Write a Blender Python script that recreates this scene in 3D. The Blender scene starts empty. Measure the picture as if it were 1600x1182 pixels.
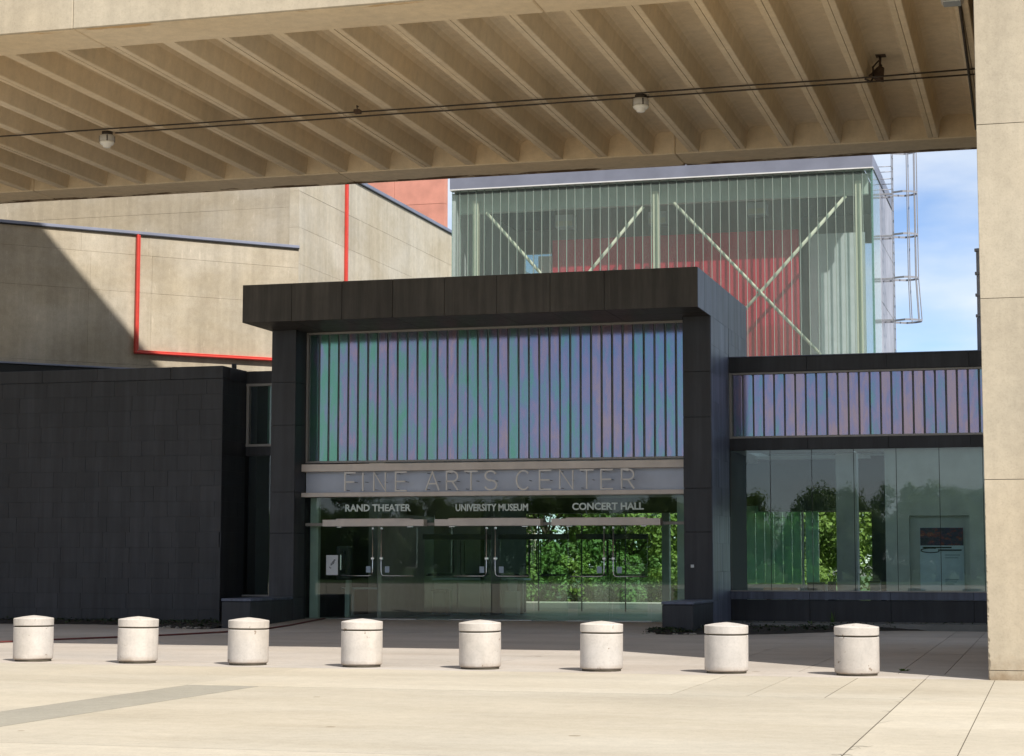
import bpy, bmesh, math, random
from mathutils import Matrix, Vector, Euler
R = math.radians
random.seed(11)
sc = bpy.context.scene
COL = sc.collection

# ------------------------------------------------------------------ camera
cam_d = bpy.data.cameras.new('camera')
cam = bpy.data.objects.new('camera', cam_d); COL.objects.link(cam)
YAW, PITCH, ROLL, EYE = R(15.806), R(5.5), R(0.0706), 1.46
cy, sy, cp, sp = math.cos(YAW), math.sin(YAW), math.cos(PITCH), math.sin(PITCH)
fw = Vector((-sy*cp, cy*cp, sp)); rt = Vector((cy, sy, 0)); up = rt.cross(fw)
rt2 = rt*math.cos(ROLL) + up*math.sin(ROLL); up2 = up*math.cos(ROLL) - rt*math.sin(ROLL)
m = Matrix((rt2, up2, -fw)).transposed().to_4x4(); m.translation = (0, 0, EYE)
cam.matrix_world = m
cam_d.sensor_width = 36.0; cam_d.lens = 36.0*2976/1600
cam_d.clip_start = 0.1; cam_d.clip_end = 3000
sc.camera = cam

# ------------------------------------------------------------------ sky, sun, exposure
SUN = Vector((0.479, -0.483, 0.734)).normalized()
SUN_EL = math.asin(SUN.z); SUN_AZ = math.atan2(SUN.x, SUN.y)
w = bpy.data.worlds.new('World'); sc.world = w; w.use_nodes = True
nt = w.node_tree; nt.nodes.clear()
def N(tree, typ, **kw):
    n = tree.nodes.new(typ)
    for k, v in kw.items(): setattr(n, k, v)
    return n
out = N(nt, 'ShaderNodeOutputWorld'); bg = N(nt, 'ShaderNodeBackground'); bg.inputs[1].default_value = 0.15
sky = N(nt, 'ShaderNodeTexSky', sky_type='NISHITA', sun_disc=False)
sky.sun_elevation = SUN_EL; sky.sun_rotation = SUN_AZ; sky.air_density = 0.7; sky.dust_density = 0.05; sky.ozone_density = 1.2
tc = N(nt, 'ShaderNodeTexCoord'); mp = N(nt, 'ShaderNodeMapping'); mp.inputs['Scale'].default_value = (3.4, 3.4, 11.0)
mp.inputs['Location'].default_value = (0.35, 0.2, 0.75)
ns = N(nt, 'ShaderNodeTexNoise'); ns.inputs['Scale'].default_value = 1.5; ns.inputs['Detail'].default_value = 7; ns.inputs['Roughness'].default_value = 0.5
cr = N(nt, 'ShaderNodeValToRGB'); cr.color_ramp.elements[0].position = 0.34; cr.color_ramp.elements[1].position = 0.60
cr.color_ramp.elements[0].color = (0.0,)*3+(1,); cr.color_ramp.elements[1].color = (0.92,)*3+(1,)
mx = N(nt, 'ShaderNodeMixRGB'); mx.inputs[2].default_value = (3.1, 3.3, 3.5, 1)
L = nt.links.new
L(tc.outputs['Generated'], mp.inputs[0]); L(mp.outputs[0], ns.inputs['Vector']); L(ns.outputs[0], cr.inputs[0])
L(cr.outputs[0], mx.inputs[0]); tn = N(nt, 'ShaderNodeMixRGB', blend_type='MULTIPLY'); tn.inputs[0].default_value = 1.0; tn.inputs[2].default_value = (0.50, 0.51, 0.55, 1)
L(sky.outputs[0], tn.inputs[1]); L(tn.outputs[0], mx.inputs[1]); L(mx.outputs[0], bg.inputs[0]); L(bg.outputs[0], out.inputs[0])
sd = bpy.data.lights.new('sun', 'SUN'); sd.energy = 3.05; sd.angle = R(0.53); sd.color = (1.0, 0.95, 0.86)
so = bpy.data.objects.new('sun', sd); COL.objects.link(so)
so.rotation_euler = SUN.to_track_quat('Z', 'Y').to_euler(); so.location = (30, -30, 60)
vs = sc.view_settings
vs.view_transform = 'Standard'; vs.look = 'None'; vs.gamma = 1.0; vs.use_curve_mapping = False; vs.exposure = 1.0
sc.cycles.transparent_max_bounces = 24; sc.cycles.max_bounces = 10; sc.cycles.diffuse_bounces = 6
sc.cycles.caustics_reflective = False; sc.cycles.caustics_refractive = False
sc.cycles.use_denoising = True

# ------------------------------------------------------------------ materials
def new_mat(name):
    mt = bpy.data.materials.new(name); mt.use_nodes = True
    t = mt.node_tree; t.nodes.clear()
    o = N(t, 'ShaderNodeOutputMaterial'); b = N(t, 'ShaderNodeBsdfPrincipled')
    t.links.new(b.outputs[0], o.inputs[0])
    return mt, t, b, o
def pos(t, scale=(1, 1, 1), rot=(0, 0, 0)):
    g = N(t, 'ShaderNodeNewGeometry'); mp = N(t, 'ShaderNodeMapping')
    mp.inputs['Scale'].default_value = scale; mp.inputs['Rotation'].default_value = rot
    t.links.new(g.outputs['Position'], mp.inputs[0]); return mp.outputs[0]
def noise(t, vec, scale, detail=4, rough=0.55):
    n = N(t, 'ShaderNodeTexNoise'); n.inputs['Scale'].default_value = scale
    n.inputs['Detail'].default_value = detail; n.inputs['Roughness'].default_value = rough
    t.links.new(vec, n.inputs['Vector']); return n.outputs[0]
def ramp(t, fac, stops):
    r = N(t, 'ShaderNodeValToRGB'); e = r.color_ramp.elements
    while len(e) < len(stops): e.new(0.5)
    for i, (p, c) in enumerate(stops):
        e[i].position = p; e[i].color = (c if len(c) == 4 else tuple(c)+(1,))
    t.links.new(fac, r.inputs[0]); return r.outputs[0]
def mul(t, a, b, fac=1.0, mode='MULTIPLY'):
    x = N(t, 'ShaderNodeMixRGB', blend_type=mode); x.inputs[0].default_value = fac
    for i, v in ((1, a), (2, b)):
        if isinstance(v, (tuple, list)): x.inputs[i].default_value = tuple(v)+(1,) if len(v) == 3 else v
        else: t.links.new(v, x.inputs[i])
    return x.outputs[0]
def bump(t, b, h, strength, dist=0.01):
    n = N(t, 'ShaderNodeBump'); n.inputs['Strength'].default_value = strength; n.inputs['Distance'].default_value = dist
    t.links.new(h, n.inputs['Height']); t.links.new(n.outputs[0], b.inputs['Normal'])
def obj_random(t, lo, hi):
    oi = N(t, 'ShaderNodeObjectInfo'); mr = N(t, 'ShaderNodeMapRange')
    mr.inputs[3].default_value = lo; mr.inputs[4].default_value = hi
    t.links.new(oi.outputs['Random'], mr.inputs[0]); return mr.outputs[0]
def val_rgb(t, v):
    c = N(t, 'ShaderNodeCombineColor')
    for i in range(3): t.links.new(v, c.inputs[i])
    return c.outputs[0]

def concrete(name, base, streak=0.25, blotch=0.25, speck=0.15, rough=0.85, piece=0.06, warm=(1, 0.93, 0.82), bstr=0.25, sc1=0.55, edge=False, smudge=False, efflo=False, chips=False, splash=0.0, spots=False):
    mt, t, b, o = new_mat(name)
    a = ramp(t, noise(t, pos(t), sc1, 6, 0.6), [(0.3, (1-blotch,)*3), (0.7, (1.0, 1.0, 1.0))])
    w_ = ramp(t, noise(t, pos(t), sc1*0.43, 3, 0.5), [(0.35, (1, 1, 1)), (0.7, warm)])
    st = ramp(t, noise(t, pos(t, (3.2, 3.2, 0.22)), 1.3, 5, 0.6), [(0.36, (1-streak,)*3), (0.62, (1, 1, 1))])
    sk = ramp(t, noise(t, pos(t), 38, 2, 0.5), [(0.32, (1-speck,)*3), (0.5, (1, 1, 1))])
    ov = ramp(t, noise(t, pos(t), 7.0, 5, 0.65), [(0.3, (0.9,)*3), (0.75, (1.05,)*3)])
    c = mul(t, mul(t, mul(t, mul(t, mul(t, base, a), w_), st), sk), ov)
    c = mul(t, c, val_rgb(t, obj_random(t, 1-piece, 1+piece)))
    if splash:    # soil splashed up from the paving
        g = N(t, 'ShaderNodeNewGeometry'); sx = N(t, 'ShaderNodeSeparateXYZ'); t.links.new(g.outputs['Position'], sx.inputs[0])
        mr = N(t, 'ShaderNodeMapRange'); mr.inputs[1].default_value = splash; mr.inputs[2].default_value = 0.0; t.links.new(sx.outputs[2], mr.inputs[0])
        ad = N(t, 'ShaderNodeMath', operation='MULTIPLY'); t.links.new(mr.outputs[0], ad.inputs[0]); t.links.new(noise(t, pos(t), 5.0, 5, 0.7), ad.inputs[1])
        c = mul(t, c, ramp(t, ad.outputs[0], [(0.18, (1, 1, 1)), (0.55, (0.66, 0.58, 0.50))]))
    if spots:     # gum and oil spots
        vo = N(t, 'ShaderNodeTexVoronoi'); vo.inputs['Scale'].default_value = 1.3; t.links.new(pos(t), vo.inputs['Vector'])
        rs = N(t, 'ShaderNodeSeparateColor'); t.links.new(vo.outputs['Color'], rs.inputs[0])
        sz = N(t, 'ShaderNodeMapRange'); sz.inputs[1].default_value = 0.55; sz.inputs[2].default_value = 1.0; sz.inputs[3].default_value = 0.0; sz.inputs[4].default_value = 0.085; t.links.new(rs.outputs[0], sz.inputs[0])
        lt_ = N(t, 'ShaderNodeMath', operation='LESS_THAN'); t.links.new(vo.outputs['Distance'], lt_.inputs[0]); t.links.new(sz.outputs[0], lt_.inputs[1])
        x = N(t, 'ShaderNodeMixRGB', blend_type='MULTIPLY'); t.links.new(lt_.outputs[0], x.inputs[0]); t.links.new(c, x.inputs[1]); x.inputs[2].default_value = (0.62, 0.58, 0.53, 1); c = x.outputs[0]
        c = mul(t, c, ramp(t, noise(t, pos(t, (0.25, 1.1, 1)), 0.8, 5, 0.65), [(0.36, (0.93, 0.92, 0.90)), (0.6, (1.03, 1.03, 1.03))]))
    if chips:     # knocked-off spots showing darker aggregate
        cp_ = ramp(t, noise(t, pos(t), 9.0, 3, 0.6), [(0.67, (1, 1, 1)), (0.70, (0.55, 0.48, 0.42))])
        c = mul(t, c, cp_)
    if efflo:     # pale lime runs below joints
        ef = ramp(t, noise(t, pos(t, (4.0, 4.0, 0.8)), 1.6, 4, 0.7), [(0.62, (1, 1, 1)), (0.72, (1.22, 1.22, 1.24))])
        pt = ramp(t, noise(t, pos(t, (0.5, 0.5, 0.9)), 0.9, 4, 0.6), [(0.40, (0.93, 0.90, 0.85)), (0.62, (1.06, 1.06, 1.07))])
        c = mul(t, mul(t, c, ef), pt)
    if edge:      # rusty water stains that have crept in from the two long bottom edges
        g = N(t, 'ShaderNodeNewGeometry'); sx = N(t, 'ShaderNodeSeparateXYZ'); t.links.new(g.outputs['Position'], sx.inputs[0])
        for y0, y1, lo, col in ((36.1, 36.45, 0.46, (0.20, 0.15, 0.11)), (25.1, 24.75, 0.53, (0.80, 0.66, 0.50))):
            mr = N(t, 'ShaderNodeMapRange'); mr.inputs[1].default_value = y0; mr.inputs[2].default_value = y1
            t.links.new(sx.outputs[1], mr.inputs[0])
            nz = noise(t, pos(t, (0.9, 2.2, 2.2)), 1.1, 6, 0.7)
            ad = N(t, 'ShaderNodeMath', operation='MULTIPLY'); t.links.new(mr.outputs[0], ad.inputs[0]); t.links.new(nz, ad.inputs[1])
            fac = ramp(t, ad.outputs[0], [(lo-0.02, (0, 0, 0)), (lo+0.06, (1, 1, 1))])
            x = N(t, 'ShaderNodeMixRGB', blend_type='MULTIPLY'); t.links.new(fac, x.inputs[0]); t.links.new(c, x.inputs[1]); x.inputs[2].default_value = col+(1,); c = x.outputs[0]
    if smudge:    # trodden-in spots
        sm = ramp(t, noise(t, pos(t, (1.6, 3.0, 1)), 1.9, 5, 0.75), [(0.66, (1, 1, 1)), (0.70, (0.55, 0.47, 0.42))])
        c = mul(t, c, sm)
    t.links.new(c, b.inputs['Base Color']); b.inputs['Roughness'].default_value = rough
    b.inputs['Specular IOR Level'].default_value = 0.25
    bump(t, b, noise(t, pos(t), 22, 6, 0.7), bstr, 0.012)
    return mt
def plain(name, base, rough=0.5, metal=0.0, var=0.08, sc1=3.0, spec=0.5, bstr=0.0, piece=0.0):
    mt, t, b, o = new_mat(name)
    a = ramp(t, noise(t, pos(t), sc1, 5, 0.6), [(0.3, (1-var*1.6,)*3), (0.7, (1+var*0.4,)*3)])
    c = mul(t, base, a)
    if piece: c = mul(t, c, val_rgb(t, obj_random(t, 1-piece, 1+piece)))
    t.links.new(c, b.inputs['Base Color'])
    b.inputs['Roughness'].default_value = rough; b.inputs['Metallic'].default_value = metal; b.inputs['Specular IOR Level'].default_value = spec
    if bstr: bump(t, b, noise(t, pos(t), sc1*6, 5, 0.65), bstr, 0.01)
    return mt
def cladding(name, base, rough=0.5, piece=0.18, streak=0.5):
    mt, t, b, o = new_mat(name)
    st = ramp(t, noise(t, pos(t, (4.5, 4.5, 0.35)), 1.2, 5, 0.65), [(0.40, (1, 1, 1)), (0.78, (1+streak*2.2,)*3)])
    bl = ramp(t, noise(t, pos(t), 0.9, 5, 0.6), [(0.3, (0.8,)*3), (0.7, (1.12,)*3)])
    dr = ramp(t, noise(t, pos(t, (9.0, 9.0, 0.12)), 1.0, 2, 0.4), [(0.735, (1, 1, 1)), (0.765, (2.6, 2.5, 2.4))])
    dm = ramp(t, noise(t, pos(t), 0.35, 2, 0.5), [(0.48, (0, 0, 0)), (0.6, (1, 1, 1))])
    dx = N(t, 'ShaderNodeMixRGB', blend_type='MULTIPLY'); t.links.new(dm, dx.inputs[0])
    c = mul(t, mul(t, mul(t, base, st), bl), val_rgb(t, obj_random(t, 1-piece, 1+piece)))
    t.links.new(c, dx.inputs[1]); t.links.new(dr, dx.inputs[2]); c = dx.outputs[0]
    t.links.new(c, b.inputs['Base Color'])
    b.inputs['Roughness'].default_value = rough; b.inputs['Specular IOR Level'].default_value = 0.4
    bump(t, b, noise(t, pos(t), 5.0, 5, 0.6), 0.12, 0.02)
    return mt
def glass(name, tint, refl=0.05, gain=1.0, rough=0.0, haze_c=None, haze=0.0, wav=0.0):
    mt = bpy.data.materials.new(name); mt.use_nodes = True; t = mt.node_tree; t.nodes.clear()
    o = N(t, 'ShaderNodeOutputMaterial')
    tr = N(t, 'ShaderNodeBsdfTransparent'); tr.inputs[0].default_value = tuple(tint)+(1,)
    gl = N(t, 'ShaderNodeBsdfGlossy'); gl.inputs['Roughness'].default_value = rough; gl.inputs[0].default_value = (1, 1, 1, 1)
    lw = N(t, 'ShaderNodeLayerWeight'); lw.inputs[0].default_value = 0.5
    pw = N(t, 'ShaderNodeMath', operation='POWER'); pw.inputs[1].default_value = 5.0
    ma = N(t, 'ShaderNodeMath', operation='MULTIPLY_ADD'); ma.inputs[1].default_value = 0.85*gain; ma.inputs[2].default_value = refl
    mxs = N(t, 'ShaderNodeMixShader')
    t.links.new(lw.outputs['Facing'], pw.inputs[0]); t.links.new(pw.outputs[0], ma.inputs[0])
    first = tr.outputs[0]
    if haze:
        df = N(t, 'ShaderNodeBsdfDiffuse'); df.inputs[0].default_value = tuple(haze_c)+(1,)
        tl = N(t, 'ShaderNodeBsdfTranslucent'); tl.inputs[0].default_value = tuple(haze_c)+(1,)
        m1 = N(t, 'ShaderNodeMixShader'); m1.inputs[0].default_value = 0.5
        t.links.new(df.outputs[0], m1.inputs[1]); t.links.new(tl.outputs[0], m1.inputs[2])
        m2 = N(t, 'ShaderNodeMixShader'); m2.inputs[0].default_value = haze
        hz = ramp(t, noise(t, pos(t, (1, 1, 0.15)), 2.5, 4, 0.6), [(0.3, (haze*0.75,)*3), (0.7, (min(1, haze*1.25),)*3)])
        t.links.new(hz, m2.inputs[0])
        t.links.new(tr.outputs[0], m2.inputs[1]); t.links.new(m1.outputs[0], m2.inputs[2]); first = m2.outputs[0]
    if wav:
        bn = N(t, 'ShaderNodeBump'); bn.inputs['Strength'].default_value = wav; bn.inputs['Distance'].default_value = 0.02
        t.links.new(noise(t, pos(t), 0.8, 2), bn.inputs['Height']); t.links.new(bn.outputs[0], gl.inputs['Normal'])
    t.links.new(ma.outputs[0], mxs.inputs[0]); t.links.new(first, mxs.inputs[1]); t.links.new(gl.outputs[0], mxs.inputs[2])
    t.links.new(mxs.outputs[0], o.inputs[0]); return mt

M = {}
M['plaza'] = concrete('plaza_concrete_warm', (0.515, 0.47, 0.39), 0.0, 0.16, 0.10, 0.9, 0.05, (1, 0.96, 0.90), 0.15, 0.35, spots=True)
M['plaza_grey'] = concrete('plaza_concrete_grey', (0.50, 0.455, 0.41), 0.0, 0.18, 0.12, 0.9, 0.05, (1, 0.96, 0.92), 0.15, 0.5, smudge=True, spots=True)
M['strip_grey'] = concrete('strip_concrete_grey', (0.345, 0.32, 0.265), 0.0, 0.15, 0.12, 0.9, 0.04, (1, 0.98, 0.94), 0.15, 0.6)
M['joint'] = plain('joint_dirt', (0.10, 0.085, 0.06), 0.95, 0, 0.25, 6)
M['bridge'] = concrete('bridge_concrete', (0.485, 0.425, 0.33), 0.10, 0.16, 0.08, 0.88, 0.04, (1, 0.94, 0.86), 0.2, 0.5, splash=0.5)
M['bridge_soffit'] = concrete('shade_lifted_soffit_concrete', (0.70, 0.60, 0.45), 0.08, 0.12, 0.06, 0.88, 0.05, (1, 0.94, 0.84), 0.2, 0.5, edge=True)  # bridge concrete with a lighter colour, standing in for missing light on the underside
M['wall'] = concrete('board_formed_concrete', (0.55, 0.50, 0.42), 0.13, 0.24, 0.10, 0.9, 0.03, (0.98, 0.93, 0.84), 0.25, 0.4, efflo=True)
M['wall_pale'] = concrete('pale_board_formed_concrete', (0.60, 0.555, 0.47), 0.12, 0.18, 0.10, 0.9, 0.03, (0.98, 0.95, 0.90), 0.25, 0.4, efflo=True)
M['bollard'] = concrete('bollard_concrete', (0.59, 0.55, 0.51), 0.10, 0.12, 0.07, 0.8, 0.06, (1, 0.96, 0.90), 0.15, 2.2, chips=True, splash=0.16)
M['clad'] = cladding('dark_slate_cladding', (0.031, 0.0325, 0.038), 0.5, 0.08, 0.35)
M['clad_canopy'] = cladding('dark_weathered_cladding', (0.055, 0.050, 0.045), 0.55, 0.10, 0.45)
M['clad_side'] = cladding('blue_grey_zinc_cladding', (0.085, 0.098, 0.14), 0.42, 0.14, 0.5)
M['zinc'] = plain('zinc_sheet', (0.27, 0.29, 0.38), 0.5, 0.35, 0.14, 0.8)
M['zinc_pale'] = plain('pale_zinc_panel', (0.46, 0.46, 0.53), 0.45, 0.3, 0.16, 1.2, piece=0.10)
M['black_seal'] = plain('black_seal', (0.012, 0.012, 0.014), 0.6)
M['alu'] = plain('anodised_frame', (0.36, 0.345, 0.33), 0.5, 0.25, 0.06)
M['white_trim'] = plain('white_edge_trim', (0.75, 0.75, 0.75), 0.5)
M['beige_beam'] = plain('beige_metal_beam', (0.80, 0.72, 0.65), 0.55, 0.0, 0.10, 2.0)
M['letter'] = plain('brushed_steel_letter', (0.85, 0.82, 0.78), 0.42, 0.0, 0.05)
M['steel'] = plain('polished_steel', (0.70, 0.70, 0.70), 0.22, 0.9, 0.04)
M['galv'] = plain('galvanised_steel', (0.34, 0.35, 0.40), 0.45, 0.3, 0.10)
M['dark_metal'] = plain('dark_metal', (0.02, 0.021, 0.022), 0.5, 0.2)
M['sign_panel'] = plain('pale_blue_panel', (0.58, 0.64, 0.76), 0.45, 0.0, 0.10, 0.9)
M['door_glass'] = glass('green_door_glass', (0.89, 0.957, 0.93), 0.032, 1.0, 0.0)
M['win_glass'] = glass('tinted_window_glass', (0.855, 0.93, 0.915), 0.05, 1.0, 0.0)
M['chan_glass'] = glass('channel_glass', (0.945, 0.97, 0.965), 0.02, 1.0, 0.15, (0.64, 0.76, 0.74), 0.12)
M['chan_flange'] = glass('channel_glass_edge', (0.80, 0.90, 0.88), 0.04, 1.0, 0.1, (0.50, 0.70, 0.66), 0.25)
M['far_green'] = glass('green_translucent_glass', (0.55, 0.78, 0.68), 0.04, 1.0, 0.2, (0.45, 0.68, 0.56), 0.5)
M['seal_grey'] = plain('grey_silicone', (0.40, 0.44, 0.40), 0.6)
M['red'] = plain('red_paint', (0.62, 0.055, 0.04), 0.45, 0.0, 0.10, 4)
M['red_wall'] = plain('crimson_wall', (0.58, 0.012, 0.045), 0.6, 0.0, 0.12, 1.0)
M['red_dark'] = plain('deep_red_base', (0.46, 0.010, 0.026), 0.6, 0.0, 0.12, 1.0)
M['cream'] = plain('cream_steel_paint', (0.70, 0.70, 0.55), 0.5, 0.0, 0.06)
M['pink'] = plain('salmon_render', (0.62, 0.27, 0.20), 0.9, 0.0, 0.14, 1.2, piece=0.06)
M['int_wall'] = plain('interior_wall', (0.66, 0.68, 0.68), 0.8)
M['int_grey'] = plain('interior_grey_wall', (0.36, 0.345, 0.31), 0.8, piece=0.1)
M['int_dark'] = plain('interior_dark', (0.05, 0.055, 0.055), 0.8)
M['int_floor'] = plain('lobby_floor', (0.22, 0.22, 0.21), 0.35, 0.0, 0.15)
M['int_white'] = plain('interior_white', (0.66, 0.70, 0.72), 0.7)
M['sage'] = plain('sage_painted_steel', (0.50, 0.58, 0.52), 0.6)
M['wood'] = plain('oak_wood', (0.34, 0.20, 0.09), 0.5, 0.0, 0.2, 8)
M['lamp_white'] = plain('opal_glass', (0.75, 0.74, 0.70), 0.25)
M['lamp_grey'] = plain('grey_cast_housing', (0.42, 0.40, 0.37), 0.6)
M['conduit'] = plain('rusty_conduit', (0.055, 0.042, 0.032), 0.7, 0.2, 0.3, 6)
M['rust'] = plain('rusty_fixture', (0.09, 0.055, 0.035), 0.8, 0.1, 0.3, 9)
M['clear_lens'] = plain('floodlight_lens', (0.55, 0.58, 0.58), 0.12, 0.5)
M['paper'] = plain('white_paper', (0.72, 0.76, 0.78), 0.8)
M['notice'] = plain('blue_grey_notice', (0.42, 0.52, 0.62), 0.7)
M['ink'] = plain('dark_ink', (0.02, 0.02, 0.03), 0.8)
M['gold_text'] = plain('pale_vinyl_letter', (0.76, 0.86, 0.81), 0.6)
M['hose'] = plain('red_rubber_hose', (0.13, 0.025, 0.022), 0.5)
M['mulch'] = plain('dark_mulch', (0.028, 0.022, 0.016), 0.95, 0.0, 0.4, 9, bstr=0.6)
M['pebble'] = plain('pale_pebble', (0.30, 0.28, 0.24), 0.9, piece=0.3)
M['bark'] = plain('tree_bark', (0.075, 0.058, 0.042), 0.9, 0.0, 0.3, 6, bstr=0.5)
M['roof'] = plain('dark_roof_membrane', (0.06, 0.06, 0.065), 0.85)

# iridescent glass: bands of teal, blue, violet and rose that run with the sheet
def iridescent():
    mt, t, b, o = new_mat('iridescent_channel_glass')
    v = noise(t, pos(t, (3.0, 3.0, 0.75)), 1.6, 5, 0.68)
    oi = obj_random(t, -0.10, 0.10)
    g = N(t, 'ShaderNodeNewGeometry'); sx = N(t, 'ShaderNodeSeparateXYZ'); t.links.new(g.outputs['Position'], sx.inputs[0])
    mr = N(t, 'ShaderNodeMapRange'); mr.inputs[1].default_value = -17; mr.inputs[2].default_value = -5; mr.inputs[3].default_value = -0.10; mr.inputs[4].default_value = 0.10
    t.links.new(sx.outputs[0], mr.inputs[0])
    a1 = N(t, 'ShaderNodeMath', operation='ADD'); t.links.new(v, a1.inputs[0]); t.links.new(oi, a1.inputs[1])
    a2 = N(t, 'ShaderNodeMath', operation='ADD'); t.links.new(a1.outputs[0], a2.inputs[0]); t.links.new(mr.outputs[0], a2.inputs[1])
    c = ramp(t, a2.outputs[0], [(0.28, (0.13, 0.30, 0.22)), (0.40, (0.17, 0.28, 0.28)), (0.49, (0.20, 0.235, 0.32)), (0.58, (0.27, 0.225, 0.32)), (0.72, (0.36, 0.25, 0.27))])
    t.links.new(c, b.inputs['Base Color']); b.inputs['Roughness'].default_value = 0.10
    b.inputs['Specular IOR Level'].default_value = 0.6
    b.inputs['Metallic'].default_value = 0.8
    return mt
M['irid'] = iridescent()
M['irid_gap'] = plain('dark_green_glass_gap', (0.20, 0.25, 0.25), 0.35)

def leaf_mat(name, c1, c2):
    mt = bpy.data.materials.new(name); mt.use_nodes = True; t = mt.node_tree; t.nodes.clear()
    o = N(t, 'ShaderNodeOutputMaterial'); d = N(t, 'ShaderNodeBsdfPrincipled'); d.inputs['Roughness'].default_value = 0.55
    tl = N(t, 'ShaderNodeBsdfTranslucent'); x = N(t, 'ShaderNodeMixShader'); x.inputs[0].default_value = 0.3
    c = ramp(t, noise(t, pos(t), 1.1, 4, 0.7), [(0.3, c1), (0.7, c2)])
    t.links.new(c, d.inputs['Base Color']); t.links.new(c, tl.inputs[0])
    t.links.new(d.outputs[0], x.inputs[1]); t.links.new(tl.outputs[0], x.inputs[2]); t.links.new(x.outputs[0], o.inputs[0])
    return mt
M['leaf_a'] = leaf_mat('fresh_green_leaves', (0.10, 0.18, 0.028), (0.27, 0.37, 0.075))
M['leaf_b'] = leaf_mat('mid_green_leaves', (0.06, 0.14, 0.03), (0.17, 0.28, 0.06))
M['leaf_c'] = leaf_mat('dark_green_leaves', (0.018, 0.045, 0.012), (0.045, 0.09, 0.022))
M['ivy'] = leaf_mat('dark_ground_ivy', (0.012, 0.026, 0.008), (0.035, 0.06, 0.018))
M['lawn'] = plain('lawn_grass', (0.07, 0.13, 0.03), 0.95, 0.0, 0.3, 1.5, bstr=0.4)
M['earth'] = plain('far_ground', (0.16, 0.15, 0.12), 0.95, 0.0, 0.2, 0.2)

# ------------------------------------------------------------------ object helpers
WM = {}
def link(name, data, wm=Matrix.Identity(4), parent=None):
    o = bpy.data.objects.new(name, data); COL.objects.link(o)
    o.matrix_basis = wm; WM[o.name] = wm.copy()
    if parent is not None:
        o.parent = parent; o.matrix_parent_inverse = WM[parent.name].inverted()
    return o
def tag(o, label=None, cat=None, group=None, kind=None):
    if label: o['label'] = label
    if cat: o['category'] = cat
    if group: o['group'] = group
    if kind: o['kind'] = kind
    return o
def thing(name, label, cat, loc=(0, 0, 0), group=None, rz=0.0):
    o = link(name, None, Matrix.Translation(loc) @ Matrix.Rotation(rz, 4, 'Z'))
    o.empty_display_size = 0.3
    return tag(o, label, cat, group)
def finish(bm, name, mat, smooth=False):
    me = bpy.data.meshes.new(name); bmesh.ops.recalc_face_normals(bm, faces=bm.faces); bm.to_mesh(me); bm.free()
    for mt in (mat if isinstance(mat, (list, tuple)) else [mat]): me.materials.append(M[mt])
    if smooth:
        for p in me.polygons: p.use_smooth = True
    return me
def add_box(bm, x0, x1, y0, y1, z0, z1, bev=0.0):
    v = [bm.verts.new(p) for p in ((x0, y0, z0), (x1, y0, z0), (x1, y1, z0), (x0, y1, z0), (x0, y0, z1), (x1, y0, z1), (x1, y1, z1), (x0, y1, z1))]
    f = [bm.faces.new([v[i] for i in q]) for q in ((0, 3, 2, 1), (4, 5, 6, 7), (0, 1, 5, 4), (1, 2, 6, 5), (2, 3, 7, 6), (3, 0, 4, 7))]
    if bev:
        es = list({e for q in f for e in q.edges})
        bmesh.ops.bevel(bm, geom=es, offset=bev, segments=1, affect='EDGES', profile=0.5)
def add_tube(bm, pts, r, n=8, cap=True):
    pts = [Vector(p) for p in pts]; rings = []
    for i, p in enumerate(pts):
        d = (pts[min(i+1, len(pts)-1)] - pts[max(i-1, 0)]).normalized()
        a = Vector((0, 0, 1)) if abs(d.z) < 0.9 else Vector((1, 0, 0))
        u = d.cross(a).normalized(); v = d.cross(u).normalized()
        rr = r[i] if isinstance(r, (list, tuple)) else r
        rings.append([bm.verts.new(p + (u*math.cos(2*math.pi*k/n) + v*math.sin(2*math.pi*k/n))*rr) for k in range(n)])
    for a, b in zip(rings, rings[1:]):
        for k in range(n): bm.faces.new((a[k], a[(k+1) % n], b[(k+1) % n], b[k]))
    if cap:
        bm.faces.new(rings[0]); bm.faces.new(rings[-1])
def add_lathe(bm, prof, n=32, c=(0, 0, 0)):
    rings = []
    for r, z in prof:
        if r < 1e-5: rings.append([bm.verts.new((c[0], c[1], c[2]+z))])
        else: rings.append([bm.verts.new((c[0]+r*math.cos(2*math.pi*k/n), c[1]+r*math.sin(2*math.pi*k/n), c[2]+z)) for k in range(n)])
    for a, b in zip(rings, rings[1:]):
        for k in range(n):
            q = []
            for v in (a[k % len(a)], a[(k+1) % len(a)], b[(k+1) % len(b)], b[k % len(b)]):
                if v not in q: q.append(v)
            if len(q) > 2: bm.faces.new(q)
def box(name, x0, x1, y0, y1, z0, z1, mat, parent=None, bev=0.0, base=None):
    """axis-aligned box given in the coordinates of base (world when None); origin at its centre"""
    cx, cy_, cz = (x0+x1)/2, (y0+y1)/2, (z0+z1)/2
    bm = bmesh.new(); add_box(bm, x0-cx, x1-cx, y0-cy_, y1-cy_, z0-cz, z1-cz, bev)
    wm = (base or Matrix.Identity(4)) @ Matrix.Translation((cx, cy_, cz))
    return link(name, finish(bm, name, mat), wm, parent)
def tube(name, pts, r, mat, parent=None, n=8):
    bm = bmesh.new(); add_tube(bm, pts, r, n); return link(name, finish(bm, name, mat, True), Matrix.Identity(4), parent)
def multi(name, boxes, mat, parent=None, bev=0.0, base=None):
    bm = bmesh.new()
    for b in boxes: add_box(bm, *b, bev)
    return link(name, finish(bm, name, mat), base or Matrix.Identity(4), parent)
_cache = {}
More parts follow.
